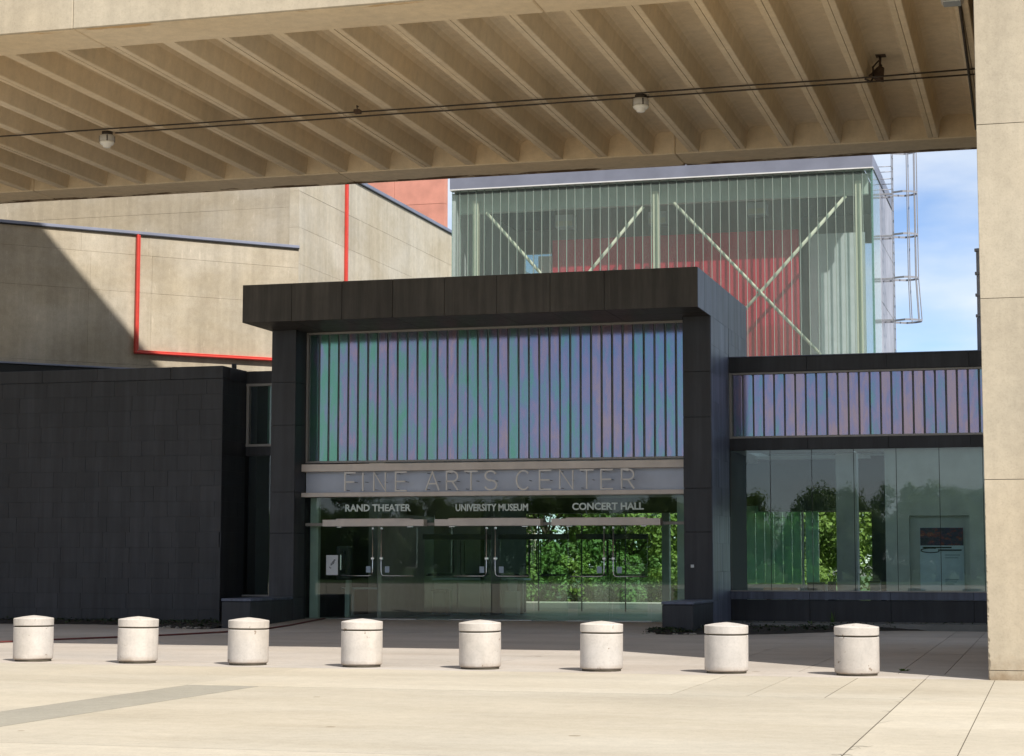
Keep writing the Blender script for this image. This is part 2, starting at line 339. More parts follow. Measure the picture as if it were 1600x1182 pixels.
def piece(name, sx, sy_, sz, mat, wm, parent, bev=0.004):
    """box piece that shares its mesh with every equal piece"""
    k = (name, round(sx, 3), round(sy_, 3), round(sz, 3), mat)
    if k not in _cache:
        bm = bmesh.new(); add_box(bm, -sx/2, sx/2, -sy_/2, sy_/2, -sz/2, sz/2, bev); _cache[k] = finish(bm, name, mat)
    return link(name, _cache[k], wm, parent)
T = Matrix.Translation

# ================================================================== THE SETTING
def sheet(name, x0, x1, y0, y1, z, mat, kind='structure'):
    bm = bmesh.new(); bm.faces.new([bm.verts.new(p) for p in ((x0, y0, z), (x1, y0, z), (x1, y1, z), (x0, y1, z))])
    return tag(link(name, finish(bm, name, mat)), kind=kind)
tag(sheet('ground', -900, 900, -900, 900, -0.16, 'earth'), 'wide bare ground reaching to the horizon')
plaza = sheet('plaza', -70, 40, -40, 60, -0.0045, 'joint'); tag(plaza, 'concrete plaza of large slabs with dark joints')
lawn = sheet('lawn', -70, 40, 60.01, 200, -0.03, 'lawn'); tag(lawn, 'green lawn behind the building')
back_path = sheet('path', -30, 4, 50.3, 67.0, 0.02, 'plaza_grey'); tag(back_path, 'pale paved path behind the lobby')
far_lawn = sheet('lawn', -300, 300, -300, -42, -0.03, 'lawn'); tag(far_lawn, 'lawn on the far side of the plaza')

def slab(x0, x1, y0, y1, mat, g=0.007, h=0.09):
    sx, sy_ = x1-x0-2*g, y1-y0-2*g
    dz = random.uniform(-0.001, 0.001)
    return piece('slab', sx, sy_, h, mat, T(((x0+x1)/2, (y0+y1)/2, -h/2+dz)), plaza, 0)
# main warm bays in front of the long joint
rows = [-36, -26, -16, -8, 0, 7.0, 13.9, 20.9]
for a, b in zip(rows, rows[1:]):
    xs = [-70, -50, -38, -27, -18.4, -9.9]
    for p, q in zip(xs, xs[1:]): slab(p, q, a, b, 'plaza')
    slab(-9.9, -9.0, a, b, 'strip_grey')
    xs = [-9.0, -1.575, -0.735, 6.7, 14, 26, 40]
    for i, (p, q) in enumerate(zip(xs, xs[1:])): slab(p, q, a, b, 'plaza', 0.009 if i == 0 else 0.005)
# narrow bays up to the bollard line
xs = [-70, -55, -40, -30, -20, -9.93, -4.095, -3.255, -2.415, -1.575, -0.735, 0.105, 0.945, 8, 20, 40]
for p, q in zip(xs, xs[1:]): slab(p, q, 20.9, 24.62, 'plaza', 0.009 if q == -1.575 else 0.005)
# kerb band under the bollards, then grey bays up to the building
xs = [-70, -50, -30, -22, -14.2, -9.95, -5.7, -1.58, 2.5, 10, 22, 40]
for p, q in zip(xs, xs[1:]): slab(p, q, 24.62, 25.62, 'plaza_grey', 0.004)
ys = [25.62, 31.3, 36.6, 41.6]
xs = [-70, -50, -34, -24, -17.5, -12.6, -7.8, -4.6, -3.3, -2.0, -1.4, 0, 1.3, 8, 20, 40]
for a, b in zip(ys, ys[1:]):
    for p, q in zip(xs, xs[1:]): slab(p, q, a, b, 'plaza_grey', 0.005)
rnd = random.Random(21)
for i in range(9):
    y = rnd.uniform(14.0, 22.5); s_ = rnd.choice((-1, 1)); p = [(-1.575, y)]
    for k in range(rnd.randint(2, 4)): p.append((p[-1][0]+s_*rnd.uniform(.015, .05), p[-1][1]+rnd.uniform(-.10, .16)))
    bm = bmesh.new(); prev = None
    for k, (x, yy) in enumerate(p):
        wd = 0.009*(1-k/len(p))+0.003; cur = (bm.verts.new((x, yy-wd, 0.0016)), bm.verts.new((x, yy+wd, 0.0016)))
        if prev: bm.faces.new((prev[0], cur[0], cur[1], prev[1]))
        prev = cur
    link('crack', finish(bm, 'crack', 'joint'), Matrix.Identity(4), plaza)
# ramp that rises to the doors
bm = bmesh.new()
v = [bm.verts.new(p) for p in ((-16.82, 37.6, 0.004), (-7.74, 37.6, 0.004), (-7.74, 41.55, 0.125), (-16.82, 41.55, 0.125), (-16.82, 41.75, 0.125), (-7.74, 41.75, 0.125),
                               (-16.82, 41.75, -0.04), (-7.74, 41.75, -0.04), (-16.82, 37.6, -0.04), (-7.74, 37.6, -0.04))]
for q in ((0, 1, 2, 3), (3, 2, 5, 4), (4, 5, 7, 6), (0, 3, 4, 6, 8), (1, 9, 7, 5, 2), (8, 9, 1, 0)): bm.faces.new([v[i] for i in q])
tag(link('pavement', finish(bm, 'pavement', 'plaza_grey')), 'grey concrete ramp rising to the glass doors', kind='structure')

# ================================================================== THE BRIDGE OVERHEAD
ZB, YF, YB, ZR = 9.26, 24.62, 36.65, 22.7
br = thing('concrete_bridge', 'broad concrete bridge with ribbed underside spanning overhead', 'bridge', (-12, 30, ZB))
XL_, XR_ = -62.0, 26.0
def strip(name, y0, y1, z0, z1, x0=XL_, x1=XR_, mat='bridge', seams=None, bev=0.012):
    s = seams or [x0, x1]
    for a, b in zip(s, s[1:]): box(name, a+0.003, b-0.003, y0, y1, z0, z1, mat, br, bev)
seams = [XL_, -50, -38, -27.5, -20.6, -13.7, -6.8, 0.1, 7.0, 14, XR_]
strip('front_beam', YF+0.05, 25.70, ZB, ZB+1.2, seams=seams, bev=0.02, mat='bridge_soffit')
strip('front_fascia', YF-0.004, YF+0.049, ZB-0.003, ZR, seams=seams)
strip('front_wall', YF+0.052, 25.4, ZB+1.203, ZR, seams=seams)
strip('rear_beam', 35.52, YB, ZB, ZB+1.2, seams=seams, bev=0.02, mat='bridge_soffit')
strip('rear_fascia', 36.0, YB+0.004, ZB+1.203, ZR, seams=seams)
strip('roof_deck', 25.42, 35.98, ZR-0.5, ZR-0.05)
# channel slabs: soffit with two tapered legs each, legs of neighbours meet at a joint
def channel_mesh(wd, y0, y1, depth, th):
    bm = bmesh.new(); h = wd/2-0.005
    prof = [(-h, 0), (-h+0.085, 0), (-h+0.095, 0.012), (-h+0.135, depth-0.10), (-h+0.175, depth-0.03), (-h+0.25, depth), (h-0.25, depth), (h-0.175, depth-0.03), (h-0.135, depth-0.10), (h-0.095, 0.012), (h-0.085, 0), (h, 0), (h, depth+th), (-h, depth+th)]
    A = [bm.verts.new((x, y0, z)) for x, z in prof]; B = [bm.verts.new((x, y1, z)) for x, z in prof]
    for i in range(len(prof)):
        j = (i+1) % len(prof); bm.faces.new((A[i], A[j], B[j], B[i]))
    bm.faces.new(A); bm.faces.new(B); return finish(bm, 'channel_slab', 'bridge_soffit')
PIT = 0.897
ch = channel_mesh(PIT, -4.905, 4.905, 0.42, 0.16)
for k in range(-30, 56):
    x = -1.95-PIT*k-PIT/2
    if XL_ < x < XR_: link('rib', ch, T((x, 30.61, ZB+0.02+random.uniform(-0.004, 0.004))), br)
pier = thing('concrete_pier', 'tall buff concrete pier carrying the bridge at the right edge', 'pier', (1.5, 27.6, 0))
zz = [0.0, 0.12, 2.49, 4.78, 7.02, ZB-0.01]
def chipped(name, x0, x1, y0, y1, z0, z1, amp):
    bm = bmesh.new(); n = max(2, int((z1-z0)/0.022)); L_, Rr = [], []
    rnd = random.Random(int(z1*100)); wk = 0.0
    for i in range(n+1):
        z = z0+(z1-z0)*i/n; wk = wk*0.72+rnd.uniform(-1, 1)*0.5
        fx = 0.25+0.75*max(0.0, 1-(z/1.9))
        a = 0.004+amp*fx*abs(wk)
        row = [(x0, y1, z), (x0, y0+a*0.8, z), (x0+a, y0, z), (x1, y0, z), (x1, y1, z)]
        L_.append([bm.verts.new(p) for p in row])
    for a, b in zip(L_, L_[1:]):
        for k in range(5): bm.faces.new((a[k], a[(k+1) % 5], b[(k+1) % 5], b[k]))
    bm.faces.new(L_[0]); bm.faces.new(L_[-1])
    return link(name, finish(bm, name, 'bridge'), Matrix.Identity(4), pier)
for i, (a, b) in enumerate(zip(zz, zz[1:])):
    chipped('lift_block', -0.81, 6.2, YF+0.004*(i % 2)+0.003, 34.5, a+(0.004 if i else -0.05), b-0.004, 0.04 if b < 3 else 0.014)
box('joint_core', -0.79, 6.18, YF+0.03, 34.4, 0.0, ZB-0.02, 'joint', pier)
p2 = thing('concrete_pier', 'concrete pier carrying the bridge far beyond the left edge', 'pier', (-42, 30, 0))
for a, b in ((-0.04, 2.49), (2.50, 4.78), (4.79, 7.02), (7.03, 9.25)): box('lift_block', -46, -40, YF, 34.5, a, b, 'bridge', p2, 0.01)

# conduits, lamps and fixtures on the underside
tag(tube('conduit', [(-70, 30.66, ZB-0.012)] + [(-20+i*1.9, 30.63-0.014*i*0.6, ZB-0.014-0.006*(i % 2)) for i in range(10)] + [(-0.82, 30.47, ZB-0.012)], 0.014, 'conduit'),
    'thin dark conduit nearer the front running the whole underside', 'conduit')
tag(tube('conduit', [(-16.3, 30.95, ZB-0.016)] + [(-14+i*1.55, 30.93-0.013*i, ZB-0.016-0.006*(i % 2)) for i in range(8)] + [(-0.82, 30.82, ZB-0.014)], 0.014, 'conduit'),
    'second thin conduit starting at the round lamp on the left', 'conduit')
tag(tube('conduit', [(-1.07, 26.6, ZB-0.02), (-1.085, 28.5, ZB-0.02), (-1.105, 30.5, ZB-0.02), (-1.15, 34.8, ZB-0.02)], 0.022, 'conduit'),
    'dark conduit running front to back beside the pier', 'conduit')
def jar_lamp(x, y, label):
    t = thing('ceiling_lamp', label, 'lamp', (x, y, ZB), 'round lamps under the bridge')
    def lathe(name, prof, mat, n=24):
        bm = bmesh.new(); add_lathe(bm, prof, n); return link(name, finish(bm, name, mat, True), T((x, y, ZB)), t)
    lathe('mounting_plate', [(0, 0.02), (0.10, 0.02), (0.10, -0.045), (0, -0.045)], 'conduit')
    lathe('housing', [(0, -0.046), (0.128, -0.046), (0.134, -0.06), (0.136, -0.16), (0.0, -0.161)], 'lamp_grey')
    lathe('globe', [(0.0, -0.162), (0.134, -0.163), (0.134, -0.185), (0.126, -0.205), (0.105, -0.225), (0.078, -0.238), (0.074, -0.262), (0.05, -0.278), (0, -0.282)], 'lamp_white')
    for a in range(4):
        an = a*math.pi/2+0.5; box('clip', x+0.127*math.cos(an)-0.012, x+0.127*math.cos(an)+0.012, y+0.127*math.sin(an)-0.012, y+0.127*math.sin(an)+0.012, ZB-0.17, ZB-0.06, 'conduit', t)
jar_lamp(-16.47, 30.96, 'round white jar lamp hanging under the bridge at the left')
jar_lamp(-6.49, 30.86, 'round white jar lamp hanging under the bridge right of centre')
t = thing('junction_box', 'small rusty junction box with a stub of loose cable', 'electrical box', (-11.42, 30.5, ZB))
box('housing', -11.48, -11.37, 30.44, 30.56, ZB-0.07, ZB+0.0, 'rust', t, 0.006)
tube('cable', [(-11.43, 30.5, ZB), (-11.41, 30.42, ZB+0.05), (-11.36, 30.36, ZB+0.02), (-11.34, 30.25, ZB-0.02)], 0.01, 'conduit', t)
t = thing('broken_lamp', 'rusty broken lamp bracket dangling from the ribs near the pier', 'lamp', (-2.68, 30.98, ZB+0.3))
bm = bmesh.new(); add_lathe(bm, [(0.0, 0.05), (0.05, 0.04), (0.075, -0.02), (0.11, -0.12), (0.14, -0.17), (0.12, -0.175), (0.0, -0.10)], 14)
link('lamp_shade', finish(bm, 'lamp_shade', 'rust', True), T((-2.52, 31.0, ZB+0.22)) @ Matrix.Rotation(0.45, 4, 'Y'), t)
tube('cable', [(-2.74, 30.63, ZB-0.02), (-2.66, 30.72, ZB-0.05), (-2.62, 30.85, ZB+0.05), (-2.64, 30.96, ZB+0.25), (-2.55, 31.0, ZB+0.36), (-2.5, 31.0, ZB+0.27)], 0.016, 'conduit', t)
box('mounting_plate', -2.66, -2.42, 30.88, 31.12, ZB+0.44, ZB+0.515, 'rust', t, 0.01)
tube('stem', [(-2.52, 31.0, ZB+0.45), (-2.53, 31.0, ZB+0.25)], 0.02, 'rust', t)
t = thing('floodlight', 'boxy floodlight with clear lens beside the pier top', 'lamp', (-1.13, 26.27, ZB))
box('housing', -1.30, -1.00, 26.10, 26.45, ZB-0.14, ZB-0.01, 'lamp_grey', t, 0.03)
box('lens', -1.27, -1.03, 26.13, 26.42, ZB-0.155, ZB-0.141, 'clear_lens', t, 0.006)

# ================================================================== BOLLARDS
def bollard_meshes():
    res = []
    for name, prof, mat in (('body', [(0, 0.03), (0.272, 0.03), (0.286, 0.045), (0.288, 0.06), (0.288, 0.490), (0.284, 0.497), (0, 0.497)], 'bollard'),
                            ('joint_ring', [(0, 0.4965), (0.270, 0.4965), (0.270, 0.5185), (0, 0.5185)], 'joint'),
                            ('cap', [(0, 0.518), (0.284, 0.518), (0.288, 0.525), (0.289, 0.617), (0.283, 0.626), (0.15, 0.650), (0, 0.667)], 'bollard'),
                            ('foot', [(0, -0.03), (0.262, -0.03), (0.262, 0.031), (0, 0.031)], 'joint')):
        bm = bmesh.new(); add_lathe(bm, prof, 56)
        me = finish(bm, name, mat)
        for p in me.polygons: p.use_smooth = True
        me.set_sharp_from_angle(angle=R(28)) if hasattr(me, 'set_sharp_from_angle') else None
        res.append((name, me))
    return res
BM_ = bollard_meshes()
words = ['leftmost white concrete bollard, in front of the dark block', 'second white bollard from the left, in front of the dark block',
         'third white bollard from the left, before the left plinth', 'white bollard in front of the left pair of doors',
         'white bollard in front of the middle pair of doors', 'white bollard in front of the right pair of doors',
         'white bollard in front of the right plinth', 'rightmost white bollard, nearest the concrete pier']
for x, lab in zip((-14.40, -12.72, -11.00, -9.29, -7.57, -5.87, -4.18, -2.48), words):
    t = thing('bollard', lab, 'bollard', (x, 25.16, 0), 'white bollards in a row')
    a = random.uniform(0, 6)
    tl = Matrix.Rotation(random.uniform(-0.012, 0.012), 4, 'X') @ Matrix.Rotation(random.uniform(-0.012, 0.012), 4, 'Y')
    for name, me in BM_: link(name, me, T((x, 25.16, 0)) @ tl @ Matrix.Rotation(a, 4, 'Z'), t)

# ================================================================== ENTRANCE PORTAL
po = thing('entrance_portal', 'dark clad entrance portal with heavy overhanging canopy', 'portal', (-12.3, 41.5, 0))
# canopy core and its cladding panels
box('canopy', -17.50, -7.13, 39.53, 46.2, 6.85, 7.66, 'black_seal', po)
xs = [-17.53, -16.33, -15.13, -13.93, -12.73, -11.53, -10.33, -9.13, -7.10]
for a, b in zip(xs, xs[1:]):
    piece('panel', b-a-0.008, 0.03, 0.855, 'clad_canopy', T(((a+b)/2, 39.515+random.uniform(-.002, .002), 7.2555)), po)
    for c, d in ((39.535, 40.5), (40.5, 41.6)):
        piece('panel', b-a-0.008, d-c-0.008, 0.02, 'clad_canopy', T(((a+b)/2, (c+d)/2, 6.838+random.uniform(-.002, .002))), po)
ysd = [39.535, 40.3, 41.1, 41.9, 42.7, 43.5, 44.4, 45.3, 46.2]
for c, d in zip(ysd, ysd[1:]):
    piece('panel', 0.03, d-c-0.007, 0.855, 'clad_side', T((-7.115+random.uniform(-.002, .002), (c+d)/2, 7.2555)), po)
    piece('panel', 0.03, d-c-0.007, 0.855, 'clad', T((-17.515, (c+d)/2, 7.2555)), po)
box('roof', -17.5, -7.13, 39.55, 46.18, 7.661, 7.683, 'roof', po)
# piers
for n_, (x0, x1) in (('left', (-17.43, -16.83)), ('right', (-7.715, -7.105))):
    box('pier_core', x0+0.03, x1-0.03, 41.03, 46.1, 0.0, 6.825, 'black_seal', po)
    zs = [0.0, 0.62, 2.1, 3.05, 4.6, 5.6, 6.826]
    for a, b in zip(zs, zs[1:]):
        piece('panel', x1-x0, 0.03, b-a-0.006, 'clad', T(((x0+x1)/2, 41.012+random.uniform(-.002, .002), (a+b)/2)), po)
        if n_ == 'left':
            piece('panel', 0.03, 0.62, b-a-0.006, 'clad', T((x1-0.014, 41.34, (a+b)/2)), po)
            piece('panel', 0.03, 1.3, b-a-0.006, 'clad', T((x0+0.014, 41.68, (a+b)/2)), po)
        else:
            piece('panel', 0.03, 0.62, b-a-0.006, 'clad', T((x0+0.014, 41.34, (a+b)/2)), po)
# right flank: zinc shingles
def shingles(parent, mat, axis, fixed, u0, u1, z0, z1, h, wd, th=0.02, jit=0.35, name='shingle', lap=0.002, rnd=None):
    rnd = rnd or random.Random(5)
    nr = max(1, round((z1-z0)/h)); h = (z1-z0)/nr
    for r_ in range(nr):
        u = u0 - (rnd.random()*wd if r_ % 2 else 0)
        while u < u1-0.02:
            a, b = max(u, u0), min(u+wd, u1)
            if b-a < 0.09:
                u += wd; continue
            off = rnd.uniform(-0.003, 0.003); tl = R(0.16)
            zc = z0+h*(r_+0.5); c = (a+b)/2
            if axis == 'x': wm = T((c, fixed+off, zc)) @ Matrix.Rotation(tl, 4, 'X'); piece(name, round(b-a-0.003, 3), th, h-lap, mat, wm, parent, 0.0015)
            else: wm = T((fixed+off, c, zc)) @ Matrix.Rotation(tl, 4, 'Y'); piece(name, th, round(b-a-0.003, 3), h-lap, mat, wm, parent, 0.0015)
            u += wd
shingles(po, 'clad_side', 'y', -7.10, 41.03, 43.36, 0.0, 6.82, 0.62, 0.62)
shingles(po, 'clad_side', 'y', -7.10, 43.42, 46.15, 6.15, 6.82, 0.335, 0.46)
# plinths
def plinth(x0, x1, lab, y1=41.0):
    t = thing('plinth', lab, 'plinth', ((x0+x1)/2, 39.8, 0), 'low plinths beside the doors')
    box('core', x0+0.02, x1-0.02, 38.64, y1, -0.03, 0.585, 'clad', t)
    piece('panel', x1-x0, 0.024, 0.57, 'clad', T(((x0+x1)/2, 38.61, 0.285)), t)
    for xx in (x0+0.01, x1-0.01):
        for c, d in ((38.625, 39.8), (39.8, y1)):
            piece('panel', 0.022, d-c-0.006, 0.57, 'clad', T((xx, (c+d)/2, 0.285)), t)
    for c, d in ((38.585, 39.8), (39.8, y1)):
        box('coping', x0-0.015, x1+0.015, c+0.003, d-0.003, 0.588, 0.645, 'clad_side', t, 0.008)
plinth(-17.51, -16.84, 'low dark plinth at the left foot of the portal')
plinth(-7.73, -7.09, 'low dark plinth at the right foot of the portal')

# iridescent channel glass over the doors
YG = 41.70
def chan_window(parent, x0, x1, y, z0, z1, pitch, frame='alu'):
    fr = 0.05
    box('frame_head', x0, x1, y-0.05, y+0.08, z1-fr, z1, frame, parent, 0.004)
    box('frame_sill', x0, x1, y-0.05, y+0.08, z0, z0+fr, frame, parent, 0.004)
    box('frame_jamb', x0, x0+fr, y-0.052, y+0.08, z0+fr+.001, z1-fr-.001, frame, parent, 0.004)
    box('frame_jamb', x1-fr, x1, y-0.052, y+0.08, z0+fr+.001, z1-fr-.001, frame, parent, 0.004)
    box('backing', x0+fr, x1-fr, y+0.034, y+0.046, z0+fr, z1-fr, 'irid_gap', parent)
    n = int((x1-x0-2*fr)/pitch); p = (x1-x0-2*fr)/n
    h = z1-z0-2*fr-0.006; bm = bmesh.new(); wv = p*0.86/2
    # a U-shaped channel: flat web in front, two flanges turned back, rounded corners
    prof = [(-wv, 0.030), (-wv, 0.010), (-wv+0.010, 0.0), (wv-0.010, 0.0), (wv, 0.010), (wv, 0.030), (wv-0.007, 0.030), (wv-0.007, 0.011), (-wv+0.007, 0.011), (-wv+0.007, 0.030)]
    A = [bm.verts.new((x, yy, -h/2)) for x, yy in prof]; B = [bm.verts.new((x, yy, h/2)) for x, yy in prof]
    for i in range(len(prof)):
        j = (i+1) % len(prof); bm.faces.new((A[i], A[j], B[j], B[i]))
    me = finish(bm, 'channel_pane', 'irid')
    for i in range(n):
        wm = T((x0+fr+p*(i+0.56), y+random.uniform(-.002, .002), (z0+z1)/2)) @ Matrix.Rotation(random.uniform(-0.010, 0.010), 4, 'Z')
        link('channel_pane', me, wm, parent)
cw = thing('channel_glass_window', 'tall iridescent blue green channel glass panel above the doors', 'window', (-12.3, YG, 3.75))
chan_window(cw, -16.825, -7.72, YG, 3.74, 6.825, 0.238)

# beam, name board and letters
sgn = thing('sign_board', 'pale blue name board between two beige beams over the doors', 'sign', (-12.3, YG, 3.0))
box('top_beam', -16.86, -7.72, 41.43, 41.80, 3.535, 3.705, 'beige_beam', sgn, 0.006)
box('bottom_beam', -16.90, -7.72, 41.43, 41.80, 2.945, 3.045, 'beige_beam', sgn, 0.006)
box('panel', -16.82, -7.725, 41.70, 41.76, 3.046, 3.534, 'sign_panel', sgn)
box('edge_trim', -7.76, -7.728, 41.60, 41.699, 3.05, 3.53, 'white_trim', sgn)
def ribbon(bm, pts, wd, y0, y1):
    pts = [Vector((p[0], p[1])) for p in pts]; n = len(pts); Lp, Rp = [], []
    for i, p in enumerate(pts):
        d0 = (pts[i]-pts[i-1]).normalized() if i else None
        d1 = (pts[i+1]-pts[i]).normalized() if i < n-1 else None
        d = ((d0 or d1)+(d1 or d0)).normalized(); nn = Vector((-d.y, d.x)); k = 1.0
        if d0 and d1: k = 1/max(0.5, nn.dot(Vector((-d1.y, d1.x))))
        Lp.append(p+nn*wd/2*k); Rp.append(p-nn*wd/2*k)
    for i in range(n-1):
        q = [Lp[i], Lp[i+1], Rp[i+1], Rp[i]]
        a = [bm.verts.new((c.x, y0, c.y)) for c in q]; b = [bm.verts.new((c.x, y1, c.y)) for c in q]
        for k in range(4): bm.faces.new((a[k], a[(k+1) % 4], b[(k+1) % 4], b[k]))
        bm.faces.new(a); bm.faces.new(b)
def arc(cx, cz, rx, rz, a0, a1, n=14):
    return [(cx+rx*math.cos(R(a0+(a1-a0)*i/n)), cz+rz*math.sin(R(a0+(a1-a0)*i/n))) for i in range(n+1)]
def glyph(c):   # strokes on a 1 x 1 square
    return {'F': [[(0, 0), (0, 1), (1, 1)], [(0, .5), (.85, .5)]], 'I': [[(.5, 0), (.5, 1)]], 'N': [[(0, 0), (0, 1), (1, 0), (1, 1)]],
            'E': [[(1, 0), (0, 0), (0, 1), (1, 1)], [(0, .5), (.85, .5)]], 'A': [[(0, 0), (.5, 1), (1, 0)], [(.2, .36), (.8, .36)]],
            'R': [[(0, 0), (0, 1), (.55, 1)]+arc(.55, .74, .42, .26, 90, -90)+[(0, .48)], [(.5, .48), (1, 0)]],
            'T': [[(0, 1), (1, 1)], [(.5, 0), (.5, 1)]],
            'S': [arc(.5, .755, .46, .245, 20, 270)+arc(.5, .255, .5, .255, 90, -160)],
            'C': [arc(.5, .5, .5, .5, 45, 315, 24)]}[c]
spans = [('F', -15.76, -15.5), ('I', -15.40, -15.24), ('N', -15.05, -14.77), ('E', -14.52, -14.25), ('A', -13.79, -13.47), ('R', -13.29, -13.02), ('T', -12.86, -12.55), ('S', -12.38, -12.10),
         ('C', -11.63, -11.31), ('E', -11.09, -10.82), ('N', -10.62, -10.32), ('T', -10.16, -9.84), ('E', -9.67, -9.40), ('R', -9.2, -8.92)]
lt = thing('sign_lettering', 'thin steel letters reading FINE ARTS CENTER', 'lettering', (-12.3, 41.47, 3.05))
for c, a, b in spans:
    bm = bmesh.new()
    for si, st in enumerate(glyph(c)):
        ribbon(bm, [(a+(b-a)*x, 3.075+0.425*z) for x, z in st], 0.034, 41.455+0.002*si, 41.49+0.002*si)
    L_ = link('letter', finish(bm, 'letter', 'letter'), Matrix.Identity(4), lt)
    for px_, pz in ((a+0.03, 3.47), (b-0.03, 3.28), (a+0.03, 3.10)):
        tube('pin', [(px_, 41.49, pz), (px_, 41.70, pz)], 0.006, 'dark_metal', L_, 5)

def text(name, s, x0, x1, y, z0, cap_h, mat, label, cat='lettering', bold=0.03, parent=None, group=None):
    cu = bpy.data.curves.new(name, 'FONT'); cu.body = s; cu.size = 1.0; cu.extrude = 0.004; cu.offset = bold; cu.resolution_u = 3
    tmp = bpy.data.objects.new('tmp', cu); COL.objects.link(tmp)
    dg = bpy.context.evaluated_depsgraph_get(); me = bpy.data.meshes.new_from_object(tmp.evaluated_get(dg))
    bpy.data.objects.remove(tmp); bpy.data.curves.remove(cu)
    vx = [v.co.x for v in me.vertices]; vy = [v.co.y for v in me.vertices]
    sx = (x1-x0)/(max(vx)-min(vx)); syy = cap_h/(max(vy)-min(vy))
    for v in me.vertices:
        v.co = Vector(((v.co.x-min(vx))*sx, v.co.z, (v.co.y-min(vy))*syy))
    me.materials.clear(); me.materials.append(M[mat]); me.name = name
    o = link(name, me, T((x0, y, z0)), parent)
    if label: tag(o, label, cat, group)
    return o
text('sign_lettering', 'RAND THEATER', -15.83, -14.22, YG-0.012, 2.61, 0.165, 'gold_text', 'pale letters reading RAND THEATER above the left doors', bold=0.03)
text('sign_lettering', 'UNIVERSITY MUSEUM', -13.14, -11.42, YG-0.012, 2.60, 0.165, 'gold_text', 'pale letters reading UNIVERSITY MUSEUM above the middle doors', bold=0.03)
text('sign_lettering', 'CONCERT HALL', -10.39, -8.75, YG-0.012, 2.61, 0.165, 'gold_text', 'pale letters reading CONCERT HALL above the right doors', bold=0.03)

# glass doors
en = thing('entrance_doors', 'glass entrance front with three pairs of doors', 'doors', (-12.3, YG, 0.13))
def pane(name, x0, x1, z0, z1, y=YG, mat='door_glass', parent=None, th=0.012):
    return box(name, x0+0.004, x1-0.004, y-th/2, y+th/2, z0, z1, mat, parent or en)
def pull(side, c, y, parent, mat, drop=True):
    s = side
    x = c+s*0.105
    pts = [(x, y, 2.22), (x, y, 1.22), (x+s*0.012, y, 1.165), (x+s*0.04, y, 1.135), (x+s*0.085, y, 1.126), (x+s*0.78, y, 1.126)]
    tube('pull_handle', pts, 0.013, mat, parent, 8)
    multi('bracket', [(x-0.02, x+0.02, y-0.01, y+0.05, 2.19, 2.24), (x-0.035, x+0.035, y-0.02, y+0.05, 1.50, 1.55), (x+s*0.70-0.012, x+s*0.70+0.012, y, y+0.05, 1.115, 1.137)], mat, parent, 0.004)
CEN = (-15.02, -12.28, -9.54)
for ci, c in enumerate(CEN):
    for s in (-1, 1):
        x0, x1 = (c-0.95, c-0.004) if s < 0 else (c+0.004, c+0.95)
        d = pane('door', x0, x1, 0.165, 2.255)
        pull(s, c, YG-0.07, d, 'steel')
        box('notice', c+s*0.23-0.055, c+s*0.23+0.055, YG-0.009, YG-0.0065, 1.20, 1.345, 'notice', d)
    wds = ('left', 'middle', 'right')[ci]
    hx0, hx1 = ((-16.29, -13.82), (-13.56, -11.06), (-10.81, -8.32))[ci]
    h = box('header_box', hx0, hx1, 41.42, YG-0.02, 2.262, 2.415, 'beige_beam', en, 0.006)
    box('header_cap', hx0+0.33, hx1-0.33, 41.43, YG-0.03, 2.416, 2.437, 'beige_beam', h, 0.003)
    for q in (0.38, 2.1): box('pivot', hx0+q-0.06, hx0+q+0.06, 41.50, 41.60, 2.235, 2.2615, 'steel', h, 0.006)
    box('threshold', c-0.97, c+0.97, YG-0.10, YG+0.10, 0.126, 0.146, 'steel', en, 0.004)
edges = [-16.81, -16.29, -15.97] , [-14.07, -13.23], [-11.33, -10.49], [-8.59, -7.73]
for e in edges:
    for a, b in zip(e, e[1:]): pane('side_pane', a, b, 0.135, 2.275)
for a, b in zip([-16.81, -15.02, -13.65, -12.28, -10.9, -9.75, -8.62], [-15.02, -13.65, -12.28, -10.9, -9.75, -8.62, -7.73]): pane('transom_pane', a, b, 2.345, 2.944)
box('transom_rail', -16.82, -7.725, YG-0.015, YG+0.05, 2.276, 2.344, 'int_grey', en)
box('floor_rail', -16.82, -7.725, YG+0.03, YG+0.07, 0.128, 0.150, 'alu', en)
# inner vestibule doors seen through the glass
iv = thing('inner_doors', 'inner vestibule doors with dark headers behind the entrance glass', 'doors', (-11.5, 44.6, 0.13))
for c in (-14.0, -12.07, -10.13):
    h = box('header_box', c-0.87, c+0.87, 44.5, 44.66, 1.99, 2.12, 'int_dark', iv, 0.005)
    for s in (-1, 1):
        d = box('door', *( (c-0.85, c-0.01) if s < 0 else (c+0.01, c+0.85)), 44.595, 44.605, 0.16, 1.985, 'door_glass', iv)
        x = c+s*0.09
        tube('pull_handle', [(x, 44.54, 1.97), (x, 44.54, 1.2), (x+s*0.03, 44.54, 1.13), (x+s*0.08, 44.54, 1.12), (x+s*0.7, 44.54, 1.12)], 0.016, 'int_dark', d, 6)
        tube('pull_handle', [(x+s*0.06, 44.68, 1.97), (x+s*0.06, 44.68, 1.2), (x+s*0.09, 44.68, 1.15), (x+s*0.7, 44.68, 1.15)], 0.016, 'int_dark', d, 6)

